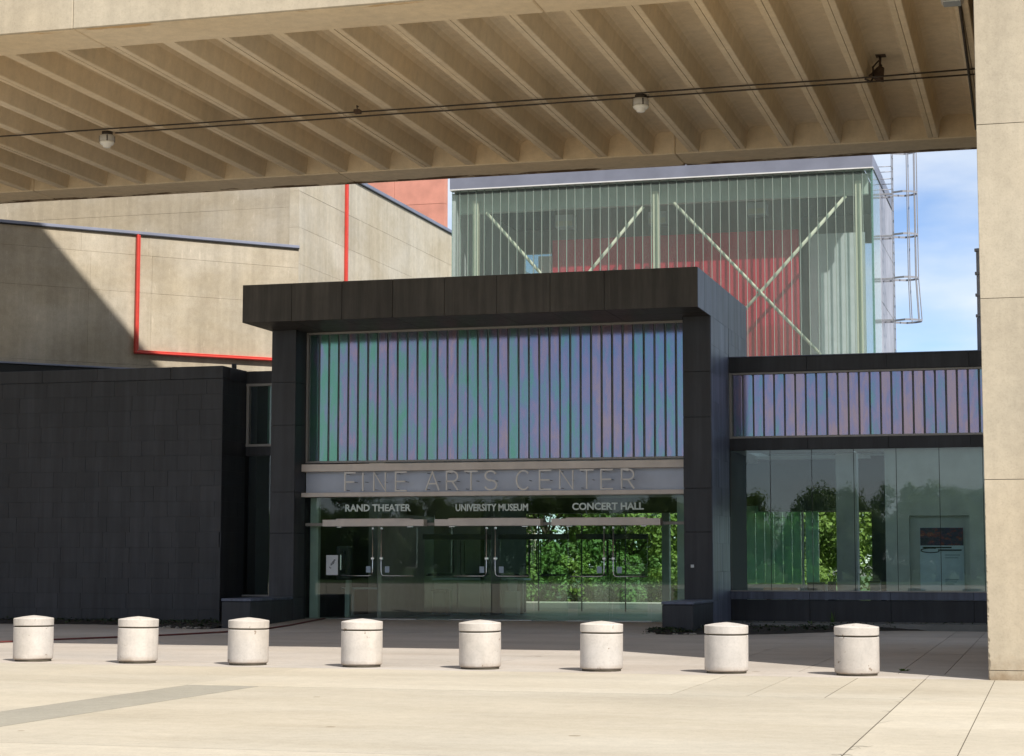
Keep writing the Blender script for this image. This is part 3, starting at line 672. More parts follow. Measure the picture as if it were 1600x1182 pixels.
# ------------------------------------------------------------------ lobby behind the doors
lob = thing('lobby', 'dim glazed lobby behind the entrance doors', 'lobby', (-11, 46, 0.1))
box('floor', -24, 6, 41.78, 50.2, -0.02, 0.124, 'int_floor', lob)
box('ceiling', -17.2, 6, 43.9, 44.9, 4.02, 4.2, 'int_wall', lob); box('ceiling', -17.2, 6, 48.3, 50.2, 4.02, 4.2, 'int_wall', lob)
box('ceiling', -7.6, -6.9, 44.902, 48.298, 4.02, 4.2, 'int_wall', lob)
for i in range(4): box('added_rooflight', -17.2+2.4*i, -17.2+2.4*(i+1)-0.06, 46.3, 48.29, 4.08, 4.1, 'door_glass', lob)  # unseen glazed openings, added to bring sky light into the lobby
for i in range(4): box('added_rooflight', -6.89+2.4*i, -6.89+2.4*(i+1)-0.06, 44.91, 48.29, 4.08, 4.1, 'door_glass', lob)  # same unseen openings, added to brighten the gallery
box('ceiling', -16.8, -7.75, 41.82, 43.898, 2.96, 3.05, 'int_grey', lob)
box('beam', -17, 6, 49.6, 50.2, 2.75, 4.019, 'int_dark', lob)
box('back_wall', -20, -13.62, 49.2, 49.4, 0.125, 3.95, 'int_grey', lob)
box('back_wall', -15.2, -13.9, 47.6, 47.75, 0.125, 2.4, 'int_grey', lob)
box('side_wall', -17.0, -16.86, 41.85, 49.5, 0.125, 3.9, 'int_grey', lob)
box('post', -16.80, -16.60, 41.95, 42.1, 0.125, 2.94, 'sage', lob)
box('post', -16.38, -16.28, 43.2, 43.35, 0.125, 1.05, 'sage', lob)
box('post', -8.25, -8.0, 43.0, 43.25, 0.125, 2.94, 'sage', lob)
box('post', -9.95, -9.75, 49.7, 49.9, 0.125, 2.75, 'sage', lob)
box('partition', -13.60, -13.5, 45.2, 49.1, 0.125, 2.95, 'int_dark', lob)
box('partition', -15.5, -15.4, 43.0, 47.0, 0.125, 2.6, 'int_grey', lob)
for a in (-13.4, -12.2, -11.0, -9.8, -8.6, -7.4): box('far_pane', a, a+1.19, 50.0, 50.012, 0.13, 2.75, 'door_glass', lob)
for a in (-13.4, -12.2, -11.0): box('far_mullion', a-0.015, a+0.01, 49.98, 50.04, 0.13, 2.75, 'int_dark', lob)
t = thing('waste_bin', 'dark square waste bin standing inside the left doors', 'bin', (-14.75, 45.6, 0.125))
box('body', -14.93, -14.57, 45.45, 45.8, 0.126, 0.72, 'int_dark', t, 0.01); box('lid', -14.95, -14.55, 45.43, 45.82, 0.721, 0.76, 'dark_metal', t, 0.008)
def planter(x, y, lab):
    t = thing('plant_pot', lab, 'pot', (x, y, 0.5), 'pale pots inside the lobby')
    bm = bmesh.new(); add_lathe(bm, [(0, 0), (0.10, 0), (0.14, 0.28), (0.155, 0.28), (0.155, 0.33), (0.13, 0.33), (0.12, 0.25), (0, 0.25)], 20)
    link('pot', finish(bm, 'pot', 'int_wall', True), T((x, y, 0.72)), t)
    box('stand', x-0.16, x+0.16, y-0.16, y+0.16, 0.126, 0.719, 'int_grey', t, 0.008)
planter(-15.75, 45.3, 'pale pot on a stand just inside the left doors'); planter(-13.0, 46.0, 'pale pot on a stand behind the middle doors')
t = thing('reception_counter', 'pale reception counter inside the lobby behind the middle doors', 'counter', (-14.1, 46.9, 0.125))
box('front', -15.3, -12.95, 46.75, 46.85, 0.126, 0.98, 'int_grey', t); box('top', -15.35, -12.9, 46.7, 47.4, 0.981, 1.03, 'int_white', t, 0.006)
t = thing('lobby_table', 'low white table inside the left doors', 'table', (-16.0, 44.2, 0.125))
box('tabletop', -16.75, -15.6, 43.9, 44.5, 0.78, 0.82, 'int_white', t, 0.006)
for x in (-16.65, -15.7):
    for y in (43.98, 44.42): box('leg', x-0.03, x+0.03, y-0.03, y+0.03, 0.126, 0.779, 'int_white', t)
t = thing('wall_phone', 'dark wall telephone in its hood left of the doors', 'telephone', (-16.15, 42.5, 1.3))
box('hood', -16.32, -15.98, 42.4, 42.62, 1.02, 1.82, 'int_dark', t, 0.03); box('phone', -16.2, -16.08, 42.34, 42.399, 1.2, 1.7, 'dark_metal', t, 0.01); box('handset', -16.19, -16.15, 42.30, 42.339, 1.25, 1.62, 'steel', t, 0.008)
t = thing('poster', 'white paper notice with black scribbled lettering left of the doors', 'poster', (-16.16, YG-0.02, 1.15))
box('sheet', -16.29, -16.00, YG-0.016, YG-0.011, 1.14, 1.60, 'paper', t)
rnd = random.Random(3)
for i in range(16):
    x = -16.24+rnd.random()*0.17; z = 1.22+rnd.random()*0.05+(x+16.24)*1.5; dx, dz = rnd.uniform(-.035, .035), rnd.uniform(-.03, .05)
    bm = bmesh.new(); ribbon(bm, [(x, z), (x+dx*.5+.01, z+dz*.7), (x+dx, z+dz)], 0.012, YG-0.0185, YG-0.0165); link('scribble', finish(bm, 'scribble', 'ink'), Matrix.Identity(4), t)
tag(box('sticker', -7.57, -7.50, 40.988, 40.995, 1.33, 1.395, 'paper'), 'small white sticker on the right portal pier', 'sticker')

# ================================================================== RIGHT WING
rw = thing('right_wing', 'dark single storey wing with large windows right of the portal', 'building', (-2, 43.4, 0))
YR, XW = 43.40, 12.0
def wpanels(name, xs, y, z0, z1, mat, th=0.03):
    for a, b in zip(xs, xs[1:]): piece(name, b-a-0.006, th, z1-z0-0.004, mat, T(((a+b)/2, y+random.uniform(-.002, .002), (z0+z1)/2)), rw)
wx = [-7.09, -5.3, -3.5, -1.7, 0.1, 1.9, 3.7, 5.5, 7.3, 9.1, XW]
wpanels('parapet_panel', wx, YR-0.03, 5.79, 6.13, 'clad')
wpanels('fascia_panel', wx, YR-0.015, 4.0, 4.265, 'clad')
wpanels('base_panel', wx, YR-0.01, -0.03, 0.605, 'clad')
for a, b in zip(wx, wx[1:]): box('sill', a+0.002, b-0.002, YR-0.09, YR+0.14, 0.612, 0.785, 'clad_side', rw, 0.006)
box('sill_cap', -7.09, XW, YR-0.10, YR+0.14, 0.786, 0.812, 'alu', rw, 0.004)
box('wall_core', -7.06, XW, YR+0.01, YR+0.16, 4.0, 4.27, 'black_seal', rw); box('wall_core', -7.06, XW, YR+0.01, YR+0.3, 5.79, 6.11, 'black_seal', rw)
box('wall_core', -7.06, XW, YR+0.01, YR+0.13, -0.03, 0.60, 'black_seal', rw)
box('roof', -7.06, XW, YR+0.16, 44.88, 5.95, 6.05, 'roof', rw); box('roof', -7.06, XW, 48.3, 50.5, 5.95, 6.05, 'roof', rw); box('roof', 3, XW, 44.882, 48.298, 5.95, 6.05, 'roof', rw)  # gap between roof strips is added so sky light reaches the gallery
box('coping', -7.09, XW, YR-0.055, YR+0.32, 6.131, 6.155, 'clad_side', rw, 0.003)
cl = thing('channel_glass_window', 'long band of lilac channel glass above the right hand windows', 'window', (-2, YR, 4.27))
chan_window(cl, -7.085, XW, YR+0.03, 4.27, 5.785, 0.238)
mu = [-7.07]+[-6.17+0.943*i for i in range(20)]
for a, b in zip(mu, mu[1:]):
    p = box('window_pane', a+0.006, b-0.006, YR+0.05, YR+0.062, 0.812, 3.998, 'win_glass', rw)
    box('seal', b-0.006, b+0.006, YR+0.048, YR+0.064, 0.813, 3.997, 'black_seal', rw)
# interior seen through the wing windows
wi = thing('gallery_interior', 'gallery room behind the right hand windows', 'room', (-3, 46, 0.1))
box('display_wall', -3.64, -3.12, 43.95, 44.2, 0.13, 3.99, 'int_wall', wi); box('display_wall', -1.79, 5, 43.95, 44.2, 0.13, 3.99, 'int_wall', wi)
box('display_wall', -3.12, -1.79, 43.95, 44.2, 2.50, 3.99, 'int_wall', wi); box('niche_back', -3.2, -1.7, 44.205, 44.3, 0.13, 2.6, 'int_wall', wi)
box('column', -4.9, -4.42, 45.4, 45.9, 0.13, 4.01, 'int_wall', wi)
box('column', -4.18, -3.86, 46.5, 46.9, 0.13, 4.01, 'int_dark', wi)
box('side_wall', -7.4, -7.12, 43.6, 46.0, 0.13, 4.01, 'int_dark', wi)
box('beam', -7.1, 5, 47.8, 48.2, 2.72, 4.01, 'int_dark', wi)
for i in range(7): box('glass_plank', -7.86+0.235*i, -7.86+0.235*(i+1)-0.012, 49.3, 49.34, 0.9, 2.9, 'far_green', wi)
box('glass_plank', -6.13, -5.80, 49.5, 49.54, 0.9, 2.9, 'far_green', wi)
box('post', -6.2, -6.15, 49.2, 49.28, 0.13, 2.9, 'int_white', wi)
box('low_wall', -8, -5.4, 49.28, 49.6, 0.13, 0.88, 'int_wall', wi)
box('ceiling_track', -6.9, -4.6, 46.0, 46.06, 3.93, 4.0, 'int_white', wi)
t = thing('bench', 'low oak bench under the right hand windows indoors', 'bench', (-6.1, 45.0, 0.13))
box('seat', -6.55, -5.75, 44.8, 45.2, 0.78, 0.86, 'wood', t, 0.008)
for x in (-6.45, -5.85): box('leg', x-0.04, x+0.04, 44.84, 45.16, 0.13, 0.779, 'wood', t)
for i, (x, wd, h) in enumerate(((-5.35, 0.36, 0.98), (-4.98, 0.15, 1.0), (-3.98, 0.22, 1.02))):
    t = thing('display_box', ('grey box behind the right hand windows near the oak bench', 'small dark box beside the grey box behind the windows', 'low grey box between the two columns indoors')[i], 'box', (x, 45.0, 0.13))
    box('body', x-wd/2, x+wd/2, 44.85, 45.2, 0.13, h-0.04, ('int_grey', 'int_dark', 'int_grey')[i], t, 0.01); box('lid', x-wd/2-0.01, x+wd/2+0.01, 44.84, 45.21, h-0.039, h, 'int_dark', t, 0.006)
# poster in the niche
def poster_mat():
    mt, t, b, o = new_mat('dark_picture_print')
    c = ramp(t, noise(t, pos(t, (3, 1, 5)), 2.0, 6, 0.7), [(0.3, (0.02, 0.02, 0.06)), (0.5, (0.06, 0.05, 0.13)), (0.6, (0.28, 0.05, 0.07)), (0.7, (0.5, 0.3, 0.2))])
    t.links.new(c, b.inputs['Base Color']); b.inputs['Roughness'].default_value = 0.6; return mt
M['print'] = poster_mat(); M['pale_blue'] = plain('pale_blue_paper', (0.66, 0.78, 0.90), 0.7)
t = thing('poster', 'tall poster with dark picture above pale blue sheet in the niche', 'poster', (-2.42, 44.18, 0.82))
box('backing', -2.90, -1.93, 44.17, 44.2, 0.82, 2.24, 'pale_blue', t); box('picture', -2.89, -1.94, 44.162, 44.169, 1.83, 2.23, 'print', t)
for z, a, b in ((1.77, -2.84, -2.2), (1.71, -2.5, -1.98), (1.60, -2.35, -2.02), (1.54, -2.35, -2.06), (1.05, -2.35, -2.06), (1.0, -2.35, -2.1), (0.95, -2.35, -2.16)):
    box('caption_line', a, b, 44.164, 44.169, z, z+0.03, 'ink' if z > 1.65 else 'notice', t)
bm = bmesh.new(); ribbon(bm, arc(-2.66, 1.72, .22, .05, 60, 330, 12), 0.02, 44.163, 44.168); link('swoosh', finish(bm, 'swoosh', 'ink'), Matrix.Identity(4), t)
t = thing('roof_post', 'slim grey banded post on the wing roof beside the pier', 'post', (-1.48, 44.55, 6.05))
box('shaft', -1.55, -1.41, 44.48, 44.62, 6.05, 7.02, 'zinc', t, 0.01); box('upper_shaft', -1.535, -1.425, 44.49, 44.61, 7.02, 8.63, 'galv', t, 0.01)
for z in (7.04, 7.52, 8.02, 8.56): box('band', -1.57, -1.39, 44.46, 44.64, z, z+0.06, 'galv', t, 0.008)

# ================================================================== LEFT DARK BLOCK
lb = thing('dark_block', 'windowless dark shingled block left of the portal', 'building', (-22, 41, 0))
box('core', -27, -18.69, 41.03, 43.4, -0.03, 5.99, 'black_seal', lb)
shingles(lb, 'clad', 'x', 41.012, -27.0, -18.66, -0.02, 5.73, 0.365, 0.60, 0.026, rnd=random.Random(8))
shingles(lb, 'clad', 'y', -18.672, 41.02, 42.34, -0.02, 5.73, 0.365, 0.66, 0.026, rnd=random.Random(9))
cx = [-27, -25.2, -23.4, -21.93, -20.0, -18.655]
for a, b in zip(cx, cx[1:]): box('coping', a+0.003, b-0.003, 40.985, 41.35, 5.735, 6.03, 'clad', lb, 0.006)
box('coping', -18.95, -18.645, 41.353, 42.36, 5.735, 6.03, 'clad', lb, 0.006)
box('roof', -27, -18.96, 41.36, 43.4, 5.90, 5.99, 'roof', lb)
tag(tube('roof_vent', [(-18.92, 42.2, 5.9), (-18.92, 42.2, 6.2)], 0.06, 'dark_metal', None, 12), 'short dark vent pipe above the dark block corner', 'vent')
lk = thing('link_wall', 'narrow recessed wall with slim windows between dark block and portal', 'wall', (-18, 42.35, 0))
box('head_panel', -18.65, -17.44, 42.33, 42.5, 5.72, 6.02, 'clad', lk); box('mid_panel', -18.65, -17.44, 42.34, 42.5, 3.98, 4.20, 'clad', lk); box('base_panel', -18.65, -17.44, 42.33, 42.5, -0.02, 0.62, 'clad', lk)
box('backing', -18.65, -17.44, 43.0, 43.1, -0.02, 6.0, 'int_dark', lk)
wn = box('window_pane', -18.55, -17.44, 42.40, 42.412, 4.26, 5.68, 'win_glass', lk)
multi('window_frame', [(-18.65, -17.44, 42.32, 42.45, 5.66, 5.719), (-18.65, -17.44, 42.32, 42.45, 4.201, 4.26), (-18.64, -18.57, 42.318, 42.45, 4.261, 5.659)], 'alu', wn, 0.004)
for i in range(3): box('glass_plank', -18.2+0.24*i, -18.2+0.24*i+0.22, 42.6, 42.63, 4.21, 5.71, 'far_green', lk)
box('window_pane', -18.60, -17.44, 42.42, 42.432, 0.66, 3.979, 'win_glass', lk)
box('sill', -18.65, -17.44, 42.22, 42.45, 0.622, 0.66, 'alu', lk, 0.004)

# ================================================================== GLASS BOX ABOVE
gb = thing('glass_box', 'large green tinted channel glass box behind the portal', 'building', (-10.2, 50.6, 4))
BX0, BX1, BY0, BY1, BZ0, BZ1 = -16.12, -4.385, 50.6, 57.2, 4.2, 11.87
n = 49; pb = (BX1-BX0-0.04)/n
bm = bmesh.new(); add_box(bm, -pb/2+0.003, pb/2-0.003, 0, 0.007, -(BZ1-5.0)/2, (BZ1-5.0)/2); web = finish(bm, 'channel_pane', 'chan_glass')
bm = bmesh.new()
for s in (-1, 1): add_box(bm, s*(pb/2-0.007)-0.004, s*(pb/2-0.007)+0.004, 0.0072, 0.06, -(BZ1-5.0)/2, (BZ1-5.0)/2)
flg = finish(bm, 'flange', 'chan_flange')
bm = bmesh.new(); add_box(bm, -0.0045, 0.0045, -0.004, 0.012, -(BZ1-5.0)/2, (BZ1-5.0)/2); seal = finish(bm, 'joint_seal', 'seal_grey')
for i in range(n):
    wm = T((BX0+0.02+pb*(i+0.5), BY0+random.uniform(-.002, .002), (BZ1+5.0)/2))
    p = link('channel_pane', web, wm, gb); link('flange', flg, wm, p)
    if i: link('joint_seal', seal, T((BX0+0.02+pb*i, BY0, (BZ1+5.0)/2)), gb)
box('corner_trim', BX1-0.02, BX1+0.02, BY0-0.01, BY0+0.08, 5.0, BZ1, 'chan_flange', gb)
box('parapet_front', BX0-0.02, BX1+0.03, BY0-0.06, BY0+0.25, BZ1+0.035, 12.25, 'zinc', gb, 0.008)
box('drip_edge', BX0-0.02, BX1+0.04, BY0-0.075, BY0+0.22, BZ1+0.001, BZ1+0.034, 'white_trim', gb, 0.003)
box('parapet_side', BX1-0.22, BX1+0.03, BY0+0.252, BY1, BZ1+0.035, 12.25, 'zinc', gb, 0.008)
box('roof', BX0+0.02, BX1-0.23, BY0+0.26, BY1-0.02, BZ1-0.05, BZ1+0.03, 'roof', gb)
bm = bmesh.new(); add_box(bm, -0.0035, 0.0035, -pb/2+0.004, pb/2-0.004, -(BZ1-5.0)/2, (BZ1-5.0)/2); sweb = finish(bm, 'channel_pane', 'chan_glass')
bm = bmesh.new()
for q in (-1, 1): add_box(bm, -0.055, -0.004, q*(pb/2-0.009)-0.004, q*(pb/2-0.009)+0.004, -(BZ1-5.0)/2, (BZ1-5.0)/2)
sflg = finish(bm, 'flange', 'chan_flange')
for i in range(9):
    wm = T((BX1+0.004, 50.69+pb*(i+0.5), (BZ1+5.0)/2)); p = link('channel_pane', sweb, wm, gb); link('flange', sflg, wm, p)
for a, b in zip([52.85, 53.7, 54.5, 55.4, 56.3], [53.7, 54.5, 55.4, 56.3, 57.2]):
    for c, d in ((5.0, 6.9), (6.9, 8.6), (8.6, 10.3), (10.3, BZ1)):
        piece('side_panel', 0.05, b-a-0.01, d-c-0.01, 'zinc_pale', T((BX1-0.012, (a+b)/2, (c+d)/2)), gb, 0.006)
box('side_lining', BX1-0.12, BX1-0.05, 52.85, BY1, 5.0, BZ1-0.06, 'int_white', gb)
box('floor', BX0, BX1-0.05, BY0+0.1, BY1, 4.6, 4.95, 'int_wall', gb)
box('left_wall', BX0, BX0+0.1, BY0+0.1, BY1, 5.0, BZ1-0.06, 'int_wall', gb)
box('edge_beam', BX0+0.15, BX1-0.15, BY0+0.35, BY0+0.55, 11.27, BZ1-0.06, 'sage', gb)
for x in (-15.45, -10.28, -4.78): box('column', x-0.08, x+0.08, BY0+0.16, BY0+0.34, 4.96, 11.6, 'cream', gb, 0.006)
for a, b in (((-15.15, 11.25), (-11.3, 6.9)), ((-10.65, 11.22), (-14.6, 6.7)), ((-9.78, 11.26), (-5.8, 6.92)), ((-5.12, 11.23), (-9.3, 6.7))):
    yy = BY0+0.25 if a[0] < b[0] else BY0+0.33
    tube('brace', [(a[0], yy, a[1]), (b[0], yy, b[1])], 0.045, 'cream', gb, 10)
box('red_wall', -13.50, -6.53, 51.9, 52.1, 7.92, 10.56, 'red_wall', gb); box('red_wall_base', -13.50, -6.53, 51.89, 52.1, 4.96, 7.917, 'red_dark', gb)
box('white_partition', -6.25, -4.75, 52.2, 52.3, 4.96, 10.45, 'int_white', gb)
box('white_partition', -14.05, -13.6, 52.4, 52.5, 4.96, 10.2, 'int_white', gb)
box('upper_wall', -13.86, -6.68, 53.6, 53.8, 4.96, 11.8, 'int_grey', gb)
box('back_wall', BX0+0.1, -15.75, 57.0, 57.15, 4.96, 11.8, 'int_grey', gb); box('back_wall', -14.85, -6.75, 57.0, 57.15, 4.96, 11.8, 'int_grey', gb)
box('back_wall', -15.75, -14.85, 57.0, 57.15, 11.05, 11.8, 'int_grey', gb); box('back_wall', -6.75, BX1-0.13, 57.0, 57.15, 10.95, 11.8, 'int_grey', gb)
box('back_window', -15.74, -14.86, 57.05, 57.08, 4.96, 11.04, 'chan_flange', gb)
box('back_window', -6.74, BX1-0.14, 57.05, 57.08, 4.96, 10.94, 'chan_glass', gb)
for (x, z) in ((-13.26, 11.16), (-10.55, 11.12), (-7.72, 11.25)):
    f = box('ceiling_light', x-0.26, x+0.26, 52.3, 52.75, z-0.16, z+0.20, 'int_white', gb, 0.01)
    for s in (-1, 1): box('tube_cover', x+s*0.125-0.11, x+s*0.125+0.11, 52.285, 52.2995, z-0.13, z+0.02, 'cream', f, 0.004)

# ladder with safety cage on the right flank of the glass box
ld = thing('cage_ladder', 'galvanised roof ladder with hooped safety cage on the glass box', 'ladder', (-4.1, 53.2, 7))
LX, LY0, LY1 = -4.06, 53.0, 53.45
for yy in (LY0, LY1): box('rail', LX-0.012, LX+0.012, yy-0.03, yy+0.03, 6.2, 13.6, 'galv', ld, 0.003)
for i in range(24): tube('rung', [(LX, LY0, 6.4+0.3*i), (LX, LY1, 6.4+0.3*i)], 0.013, 'galv', ld, 6)
for z in (8.1, 9.25, 10.45, 11.62):
    for yy in (LY0, LY1): box('standoff', BX1+0.014, LX-0.013, yy-0.02, yy+0.02, z-0.025, z+0.025, 'galv', ld, 0.003)
def hoop(z, r_):
    pts = [(LX+0.01, LY0, z)] + [(LX+0.22+r_*math.sin(R(a))*1.25, 53.225-r_*math.cos(R(a)), z) for a in range(10, 171, 16)] + [(LX+0.01, LY1, z)]
    bm = bmesh.new()
    for p, q in zip(pts, pts[1:]):
        d = (Vector(q)-Vector(p)).normalized(); nn = Vector((-d.y, d.x, 0))*0.004
        vs_ = [bm.verts.new(Vector(c)+s*nn+Vector((0, 0, h))) for h in (-0.028, 0.028) for c, s in ((p, 1), (q, 1), (q, -1), (p, -1))]
        for f in ((0, 1, 2, 3), (4, 5, 6, 7), (0, 1, 5, 4), (1, 2, 6, 5), (2, 3, 7, 6), (3, 0, 4, 7)): bm.faces.new([vs_[k] for k in f])
    link('hoop', finish(bm, 'hoop', 'galv'), Matrix.Identity(4), ld); return pts
hz = [8.08, 9.27, 10.48, 11.66, 12.85]; hp = [hoop(z, 0.42 if z == 8.08 else 0.36) for z in hz]
for k in (2, 4, 6, 8, 10):
    bm = bmesh.new()
    for a, b, za, zb_ in zip(hp, hp[1:], hz, hz[1:]): add_tube(bm, [(a[k][0], a[k][1], za), (b[k][0], b[k][1], zb_)], 0.016, 6)
    link('cage_bar', finish(bm, 'cage_bar', 'galv'), Matrix.Identity(4), ld)
for z in (11.75, 12.05, 12.4):
    tube('grab_rail', [(BX1-0.25, 53.0, z), (LX, 53.0, z)], 0.012, 'galv', ld, 6); tube('grab_rail', [(BX1-0.25, 53.45, z-0.06), (LX, 53.45, z-0.06)], 0.012, 'galv', ld, 6)

# ================================================================== CONCRETE THEATRE BLOCK ON THE LEFT
tb = thing('concrete_building', 'tall buff concrete theatre building behind the dark block', 'building', (-22, 52, 0))
A0 = Matrix.Translation((-20.473, 50.0, 0)) @ Matrix.Rotation(R(45), 4, 'Z')     # local -x runs left along the oblique wall, local +y into it
zs = [0.0, 3.4, 6.75, 8.73, 9.76, 10.30]
for a, b in zip(zs, zs[1:]):
    sh = random.uniform(-0.35, 0.35); us = [0, -4.4+sh*0.4, -6.25+sh, -9.2]
    for c, d in zip(us, us[1:]):
        piece('wall_panel', abs(d-c)-0.002, 0.3, b-a-0.003, 'wall', A0 @ T(((c+d)/2, 0.15+random.uniform(-.003, .003), (a+b)/2)), tb, 0.004)
box('wall_core', -9.2, -0.1, 0.02, 0.6, 0, 10.29, 'wall', tb, base=A0)
box('coping', -9.2, 0.0, -0.06, 0.5, 10.33, 10.41, 'zinc', tb, 0.006, base=A0); box('coping_edge', -9.2, 0.0, -0.05, 0.4, 10.302, 10.329, 'black_seal', tb, base=A0)
box('flashing', -9.2, -2.2, -0.30, -0.001, 6.30, 6.58, 'dark_metal', tb, 0.01, base=A0); box('flashing_cap', -9.2, -2.2, -0.34, -0.001, 6.582, 6.63, 'zinc', tb, 0.006, base=A0)
# flank that runs straight back
zs2 = [0.0, 4.5, 7.0, 8.7, 9.9, 10.95, 12.0, 13.12]; ys2 = [50.0, 54.8, 59.8, 65.0, 70, 76]
for a, b in zip(zs2, zs2[1:]):
    for c, d in zip(ys2, ys2[1:]):
        piece('wall_panel', 0.3, d-c-0.002, b-a-0.003, 'wall_pale', T((-20.473-0.15+random.uniform(-.003, .003), (c+d)/2, (a+b)/2)), tb, 0.004)
box('wall_core', -20.78, -20.49, 50.02, 76, 0, 13.1, 'wall_pale', tb)
box('coping', -20.82, -20.42, 49.98, 76, 13.15, 13.26, 'zinc', tb, 0.006); box('coping_edge', -20.80, -20.43, 50.0, 76, 13.122, 13.149, 'black_seal', tb)
# set-back upper wall
xs = [-42, -36, -30, -25.6, -20.79]
for a, b in ((10.0, 11.5), (11.5, 12.75), (12.75, 14.5), (14.5, 16.5)):
    for c, d in zip(xs, xs[1:]): piece('wall_panel', d-c-0.002, 0.3, b-a-0.003, 'wall', T(((c+d)/2, 56.15+random.uniform(-.003, .003), (a+b)/2)), tb, 0.004)
box('wall_core', -42, -20.9, 56.05, 56.8, 9, 16.48, 'wall', tb)
bm = bmesh.new()
lo = [(-27.3, 43.4), (-20.7, 50.0), (-20.7, 56.0), (-42, 56.0)]
f = bm.faces.new([bm.verts.new((x, y, 10.1)) for x, y in lo]); link('roof', finish(bm, 'roof', 'roof'), Matrix.Identity(4), tb)
t = thing('red_pipe', 'red square duct bent along the oblique concrete wall', 'pipe', (-22.5, 48, 7.1))
box('riser', -4.80, -4.73, -0.15, -0.001, 7.06, 10.31, 'red', t, 0.02, base=A0); box('riser', -4.728, -4.69, -0.12, -0.001, 7.16, 10.30, 'red', t, 0.012, base=A0)
box('run', -4.80, -0.4, -0.155, -0.001, 7.05, 7.115, 'red', t, 0.02, base=A0); box('run', -4.689, -0.4, -0.12, -0.001, 7.118, 7.150, 'red', t, 0.012, base=A0)
t = thing('red_pipe', 'straight red riser on the bright concrete flank', 'pipe', (-20.4, 53.7, 8))
box('riser', -20.47, -20.37, 53.60, 53.71, 6.0, 13.1, 'red', t, 0.02); box('riser', -20.47, -20.40, 53.715, 53.80, 6.0, 13.1, 'red', t, 0.02)
pk = thing('salmon_building', 'salmon coloured building showing behind the concrete coping', 'building', (-30, 76, 0))
for a, b in ((0, 12), (12, 14.6), (14.6, 16.4), (16.4, 18.2), (18.2, 20)):
    xs = [-48, -43, -38, -33.5, -30.6, -28.7, -26.4, -24.17]
    for c, d in zip(xs, xs[1:]): piece('wall_panel', d-c-0.01, 0.3, b-a-0.01, 'pink', T(((c+d)/2, 75.15+random.uniform(-.004, .004), (a+b)/2)), pk, 0.005)
box('wall_core', -48, -24.2, 75.05, 75.5, 0, 19.9, 'pink', pk)

# ================================================================== SMALL GROUND THINGS
tag(tube('hose', [(-18.9, 29.6, 0.02), (-18.1, 30.5, 0.02), (-17.7, 31.8, 0.02), (-17.15, 33.15, 0.02), (-16.7, 34.4, 0.02), (-16.35, 36.0, 0.02), (-16.15, 37.5, 0.02), (-16.1, 39.0, 0.065), (-16.2, 40.6, 0.115), (-16.25, 41.55, 0.145)], 0.017, 'hose'),
    'thin dark red hose snaking over the plaza towards the left doors', 'hose')
def bed(name, label, outline, h, seed, n_leaf):
    rnd = random.Random(seed); bm = bmesh.new()
    xs_ = [p[0] for p in outline]
    # ribbon of rough ground between a ragged front edge and the wall
    nx = 70; ny = 7; grid = []
    for i in range(nx+1):
        u = i/nx*(len(outline)-1); k = min(int(u), len(outline)-2); fr = u-k
        x = outline[k][0]*(1-fr)+outline[k+1][0]*fr
        yf = outline[k][1]*(1-fr)+outline[k+1][1]*fr + rnd.uniform(-0.07, 0.07); yb = outline[k][2]*(1-fr)+outline[k+1][2]*fr
        grid.append([bm.verts.new((x, yf+(yb-yf)*j/ny, 0.003+(0.0 if j == 0 else h*(0.55+0.45*rnd.random())*min(1, j/2)))) for j in range(ny+1)])
    for a, b in zip(grid, grid[1:]):
        for j in range(ny): bm.faces.new((a[j], b[j], b[j+1], a[j+1]))
    pts_ = [[v.co.copy() for v in col] for col in grid]
    t = tag(link(name, finish(bm, name, 'mulch')), label, None, kind='stuff')
    bm = bmesh.new()
    for i in range(n_leaf):
        g = rnd.choice(pts_); v_ = rnd.choice(g[1:])
        p = Vector((v_.x+rnd.uniform(-.06, .06), v_.y+rnd.uniform(-.08, .08), v_.z+rnd.uniform(0, 0.05))); s = rnd.uniform(0.02, 0.05)
        a = Vector((rnd.uniform(-1, 1), rnd.uniform(-1, 1), rnd.uniform(-.3, .8))).normalized()*s; b = a.cross(Vector((rnd.uniform(-1, 1), rnd.uniform(-1, 1), 1))).normalized()*s*0.6
        bm.faces.new([bm.verts.new(q) for q in (p-a, p-b, p+a, p+b)])
    lv = link('leaves', finish(bm, 'leaves', 'ivy'), Matrix.Identity(4), t); lv['kind'] = 'stuff'
bed('ground_cover', 'dark ragged ground cover along the right wing and plinth', [(-7.95, 38.1, 38.58), (-7.4, 37.9, 38.58), (-7.0, 38.1, 43.3), (-5.6, 38.6, 43.36), (-4.5, 40.3, 43.36), (-3.2, 41.5, 43.36), (-1.4, 42.4, 43.36), (4, 42.6, 43.36)], 0.09, 3, 1500)
bed('ground_cover', 'dark ragged ground cover along the foot of the dark block', [(-27, 39.8, 40.98), (-23.6, 39.8, 40.98), (-21.3, 40.0, 40.98), (-19.6, 39.3, 40.98), (-18.6, 38.3, 42.3), (-17.55, 37.9, 42.3)], 0.08, 4, 900)
rnd = random.Random(6)
pb_ = bmesh.new(); bmesh.ops.create_icosphere(pb_, subdivisions=1, radius=1.0)
for v in pb_.verts: v.co *= rnd.uniform(0.8, 1.15)
peb = finish(pb_, 'pebble', 'pebble')
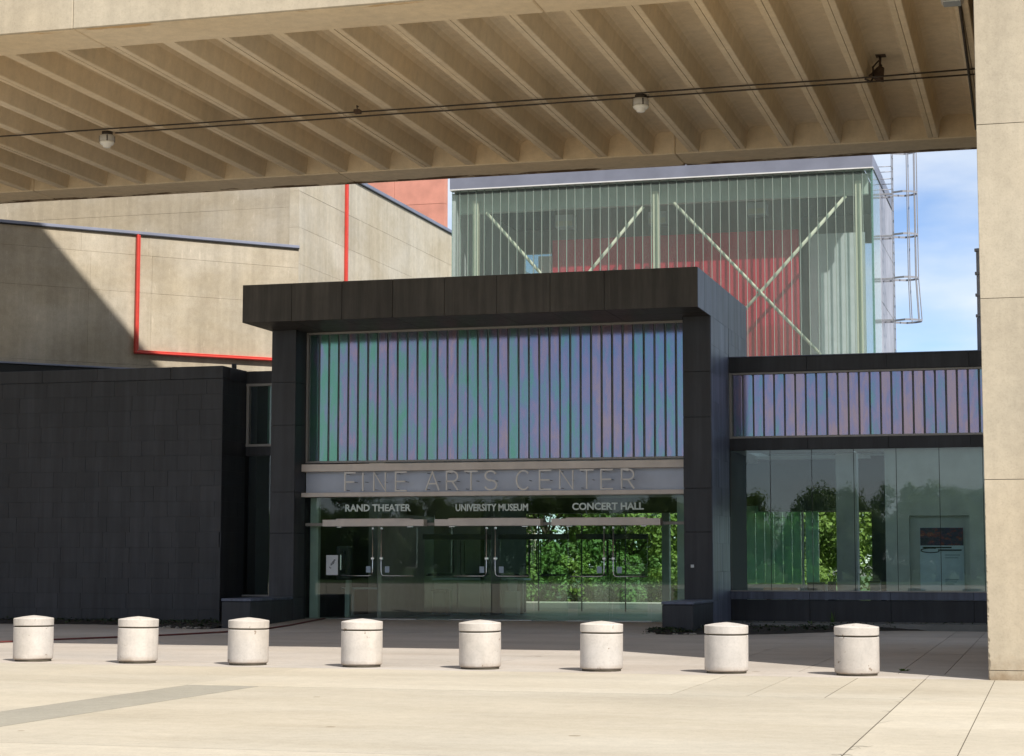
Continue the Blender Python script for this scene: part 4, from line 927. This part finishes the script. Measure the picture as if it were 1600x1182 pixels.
for i in range(46):
    if i < 30: x = rnd.uniform(-19.6, -17.5); y = 38.55-(x+18.6)*0.35+rnd.uniform(-0.35, 0.2)
    else: x = rnd.uniform(-8.0, -6.9); y = rnd.uniform(37.75, 38.1)
    s = rnd.uniform(0.018, 0.04)
    o = link('pebble', peb, T((x, y, s*0.4)) @ Matrix.Rotation(rnd.uniform(0, 6), 4, 'Z') @ Matrix.Diagonal((s*1.5, s, s*0.7, 1)))
    tag(o, 'small pale pebble beside the left plinth' if i < 30 else 'small pale pebble in front of the right plinth', 'pebble', 'pebbles by the left plinth' if i < 30 else 'pebbles by the right plinth')
def weed(x, y, h, n_, label, rnd):
    bm = bmesh.new()
    for i in range(n_):
        a = rnd.uniform(0, 6.3); hh = h*rnd.uniform(0.4, 1); sp_ = rnd.uniform(0.03, 0.12)
        p0 = Vector((x+rnd.uniform(-.04, .04), y+rnd.uniform(-.04, .04), 0.0)); p1 = p0+Vector((math.cos(a)*sp_*.4, math.sin(a)*sp_*.4, hh*.6)); p2 = p0+Vector((math.cos(a)*sp_, math.sin(a)*sp_, hh))
        s_ = Vector((-math.sin(a), math.cos(a), 0))*0.012
        bm.faces.new([bm.verts.new(q) for q in (p0-s_, p0+s_, p1+s_*1.3, p1-s_*1.3)]); bm.faces.new([bm.verts.new(q) for q in (p1-s_*1.3, p1+s_*1.3, p2)])
    return tag(link('weed', finish(bm, 'weed', 'leaf_b')), label, 'plant', None)
weed(-4.75, 43.0, 0.46, 16, 'single tall green weed against the right wing base', rnd)
weed(-5.15, 42.0, 0.22, 12, 'short green tuft left of the tall weed in the bed', rnd)
weed(-1.97, 26.35, 0.035, 20, 'tiny green moss tuft in the joint near the pier', rnd)

# ================================================================== TREES
def crown_mesh(name, rx, rz, n_cl, n_lf, mat, seed, leaf=0.16):
    rnd = random.Random(seed); vs_, fs = [], []
    for i in range(n_cl):
        while True:
            p = Vector((rnd.uniform(-1, 1), rnd.uniform(-1, 1), rnd.uniform(-1, 1)))
            if 0.25 < p.length < 1: break
        c = Vector((p.x*rx, p.y*rx, p.z*rz)); cr_ = rnd.uniform(0.45, 0.95)*rx*0.36
        for j in range(n_lf):
            d = Vector((rnd.gauss(0, 1), rnd.gauss(0, 1), rnd.gauss(0, 0.8))).normalized()*cr_*rnd.random()**0.45
            q = c+d; s = leaf*rnd.uniform(0.6, 1.3)
            nrm = (d.normalized()+Vector((rnd.uniform(-.7, .7), rnd.uniform(-.7, .7), rnd.uniform(0, 1.0)))).normalized()
            a = nrm.orthogonal().normalized(); a.rotate(Matrix.Rotation(rnd.uniform(0, 6.28), 3, nrm)); b = nrm.cross(a)
            k = len(vs_); vs_ += [q-a*s, q-b*s*0.55+nrm*s*.15, q+a*s, q+b*s*0.55+nrm*s*.15]; fs.append((k, k+1, k+2, k+3))
    me = bpy.data.meshes.new(name); me.from_pydata([tuple(v) for v in vs_], [], fs); me.materials.append(M[mat]); return me
def trunk_mesh(h, r0, seed):
    rnd = random.Random(seed); bm = bmesh.new()
    pts = [(rnd.uniform(-.12, .12)*i, rnd.uniform(-.12, .12)*i, h*i/5) for i in range(6)]
    add_tube(bm, pts, [r0*(1-0.14*i) for i in range(6)], 9)
    for k in range(6):
        a = k*1.05+rnd.random(); b0 = Vector(pts[2+k % 3]); e = b0+Vector((math.cos(a)*h*.42, math.sin(a)*h*.42, h*.42))
        add_tube(bm, [b0, (b0+e)/2+Vector((0, 0, -.12)), e], [r0*.42, r0*.28, r0*.1], 6)
    return finish(bm, 'trunk', 'bark', True)
CR = [crown_mesh('crown', 2.5, 2.5, 64, 230, mt, i+1, 0.095) for i, mt in enumerate(('leaf_a', 'leaf_b', 'leaf_a'))]
TRK = [trunk_mesh(3.6, 0.17, i) for i in range(2)]
BU = [crown_mesh('crown', 1.3, 0.9, 34, 190, mt, i+20, 0.075) for i, mt in enumerate(('leaf_a', 'leaf_b'))]
BTR = trunk_mesh(0.7, 0.06, 9)
def tree(x, y, s, k, label, group, cz=3.9, name='leafy_tree', lean=0.0):
    t = thing(name, label, 'tree', (x, y, 0), group)
    rz = random.uniform(0, 6)
    link('trunk', TRK[k % 2], T((x, y, -0.05)) @ Matrix.Rotation(rz, 4, 'Z') @ Matrix.Scale(s, 4), t)
    link('crown', CR[k % 3], T((x, y, cz*s)) @ Matrix.Rotation(rz, 4, 'Z') @ Matrix.Diagonal((s, s, s*random.uniform(.9, 1.1), 1)), t)
gl = 'trees behind the building'
for i, (x, y, s, k, lab) in enumerate((
        (-20.8, 67.5, 1.05, 0, 'leafy tree behind the lobby, leftmost through the doors'), (-17.6, 66.2, 1.12, 1, 'leafy tree seen through the pane between the middle and right doors'),
        (-14.8, 68.0, 1.1, 2, 'bright leafy tree seen through the right pair of doors'), (-12.6, 70.5, 1.1, 1, 'leafy tree seen behind the right plinth through the glass'),
        (-10.0, 69.0, 1.08, 0, 'leafy tree behind the wing, seen beside the green glass planks'), (-7.4, 70.0, 1.05, 2, 'leafy tree seen between the two columns through the wing windows'),
        (-23.5, 74.0, 1.2, 1, 'leafy tree farther back behind the lobby'), (-16.0, 76.0, 1.2, 0, 'leafy tree standing behind the bright tree of the right doors'), (-9.0, 77.0, 1.2, 1, 'leafy tree at the back behind the wing'))):
    tree(x*1.045, y+3.5, s, k, lab, gl, 3.2)
for i, (x, y, s, k) in enumerate(((-20.5, 64.2, .9, 1), (-18.9, 64.4, 1.0, 0), (-17.2, 64.2, 1.05, 1), (-15.6, 64.6, 1.0, 0), (-14.0, 64.3, 1.05, 1), (-12.4, 64.8, 1.0, 0), (-10.6, 64.5, 1.0, 1), (-8.7, 64.6, 1.0, 0))):
    x, y = x*1.05, y+3.8
    t = thing('shrub', 'low leafy shrub in the row behind the lobby glass', 'shrub', (x, y, 0), 'shrubs behind the lobby')
    link('trunk', BTR, T((x, y, 0)), t); link('crown', BU[k], T((x, y, 0.75*s)) @ Matrix.Rotation(i, 4, 'Z') @ Matrix.Scale(s, 4), t)
# trees across the plaza that the windows mirror
rnd = random.Random(12)
for i in range(90):
    x = (-76+i*2.3+rnd.uniform(-1.4, 1.4)) if i < 64 else (-80+(i-64)*6.2+rnd.uniform(-2, 2)); y = (-66 if i < 64 else -82)+rnd.uniform(-8, 8)
    s = rnd.uniform(0.75, 1.25)*(1.0 if x < 16 else 1.5)*(1.0 if i < 64 else 1.15)
    t = thing('leafy_tree', 'dark tree in the belt across the plaza, mirrored in the glass', 'tree', (x, y, 0), 'trees across the plaza')
    link('trunk', TRK[i % 2], T((x, y, -0.05)) @ Matrix.Scale(s, 4), t)
    link('crown', CR[i % 3], T((x, y, 3.0*s)) @ Matrix.Rotation(rnd.uniform(0, 6), 4, 'Z') @ Matrix.Diagonal((s*rnd.uniform(.8, 1.1), s, s*rnd.uniform(1.0, 1.35), 1)), t)
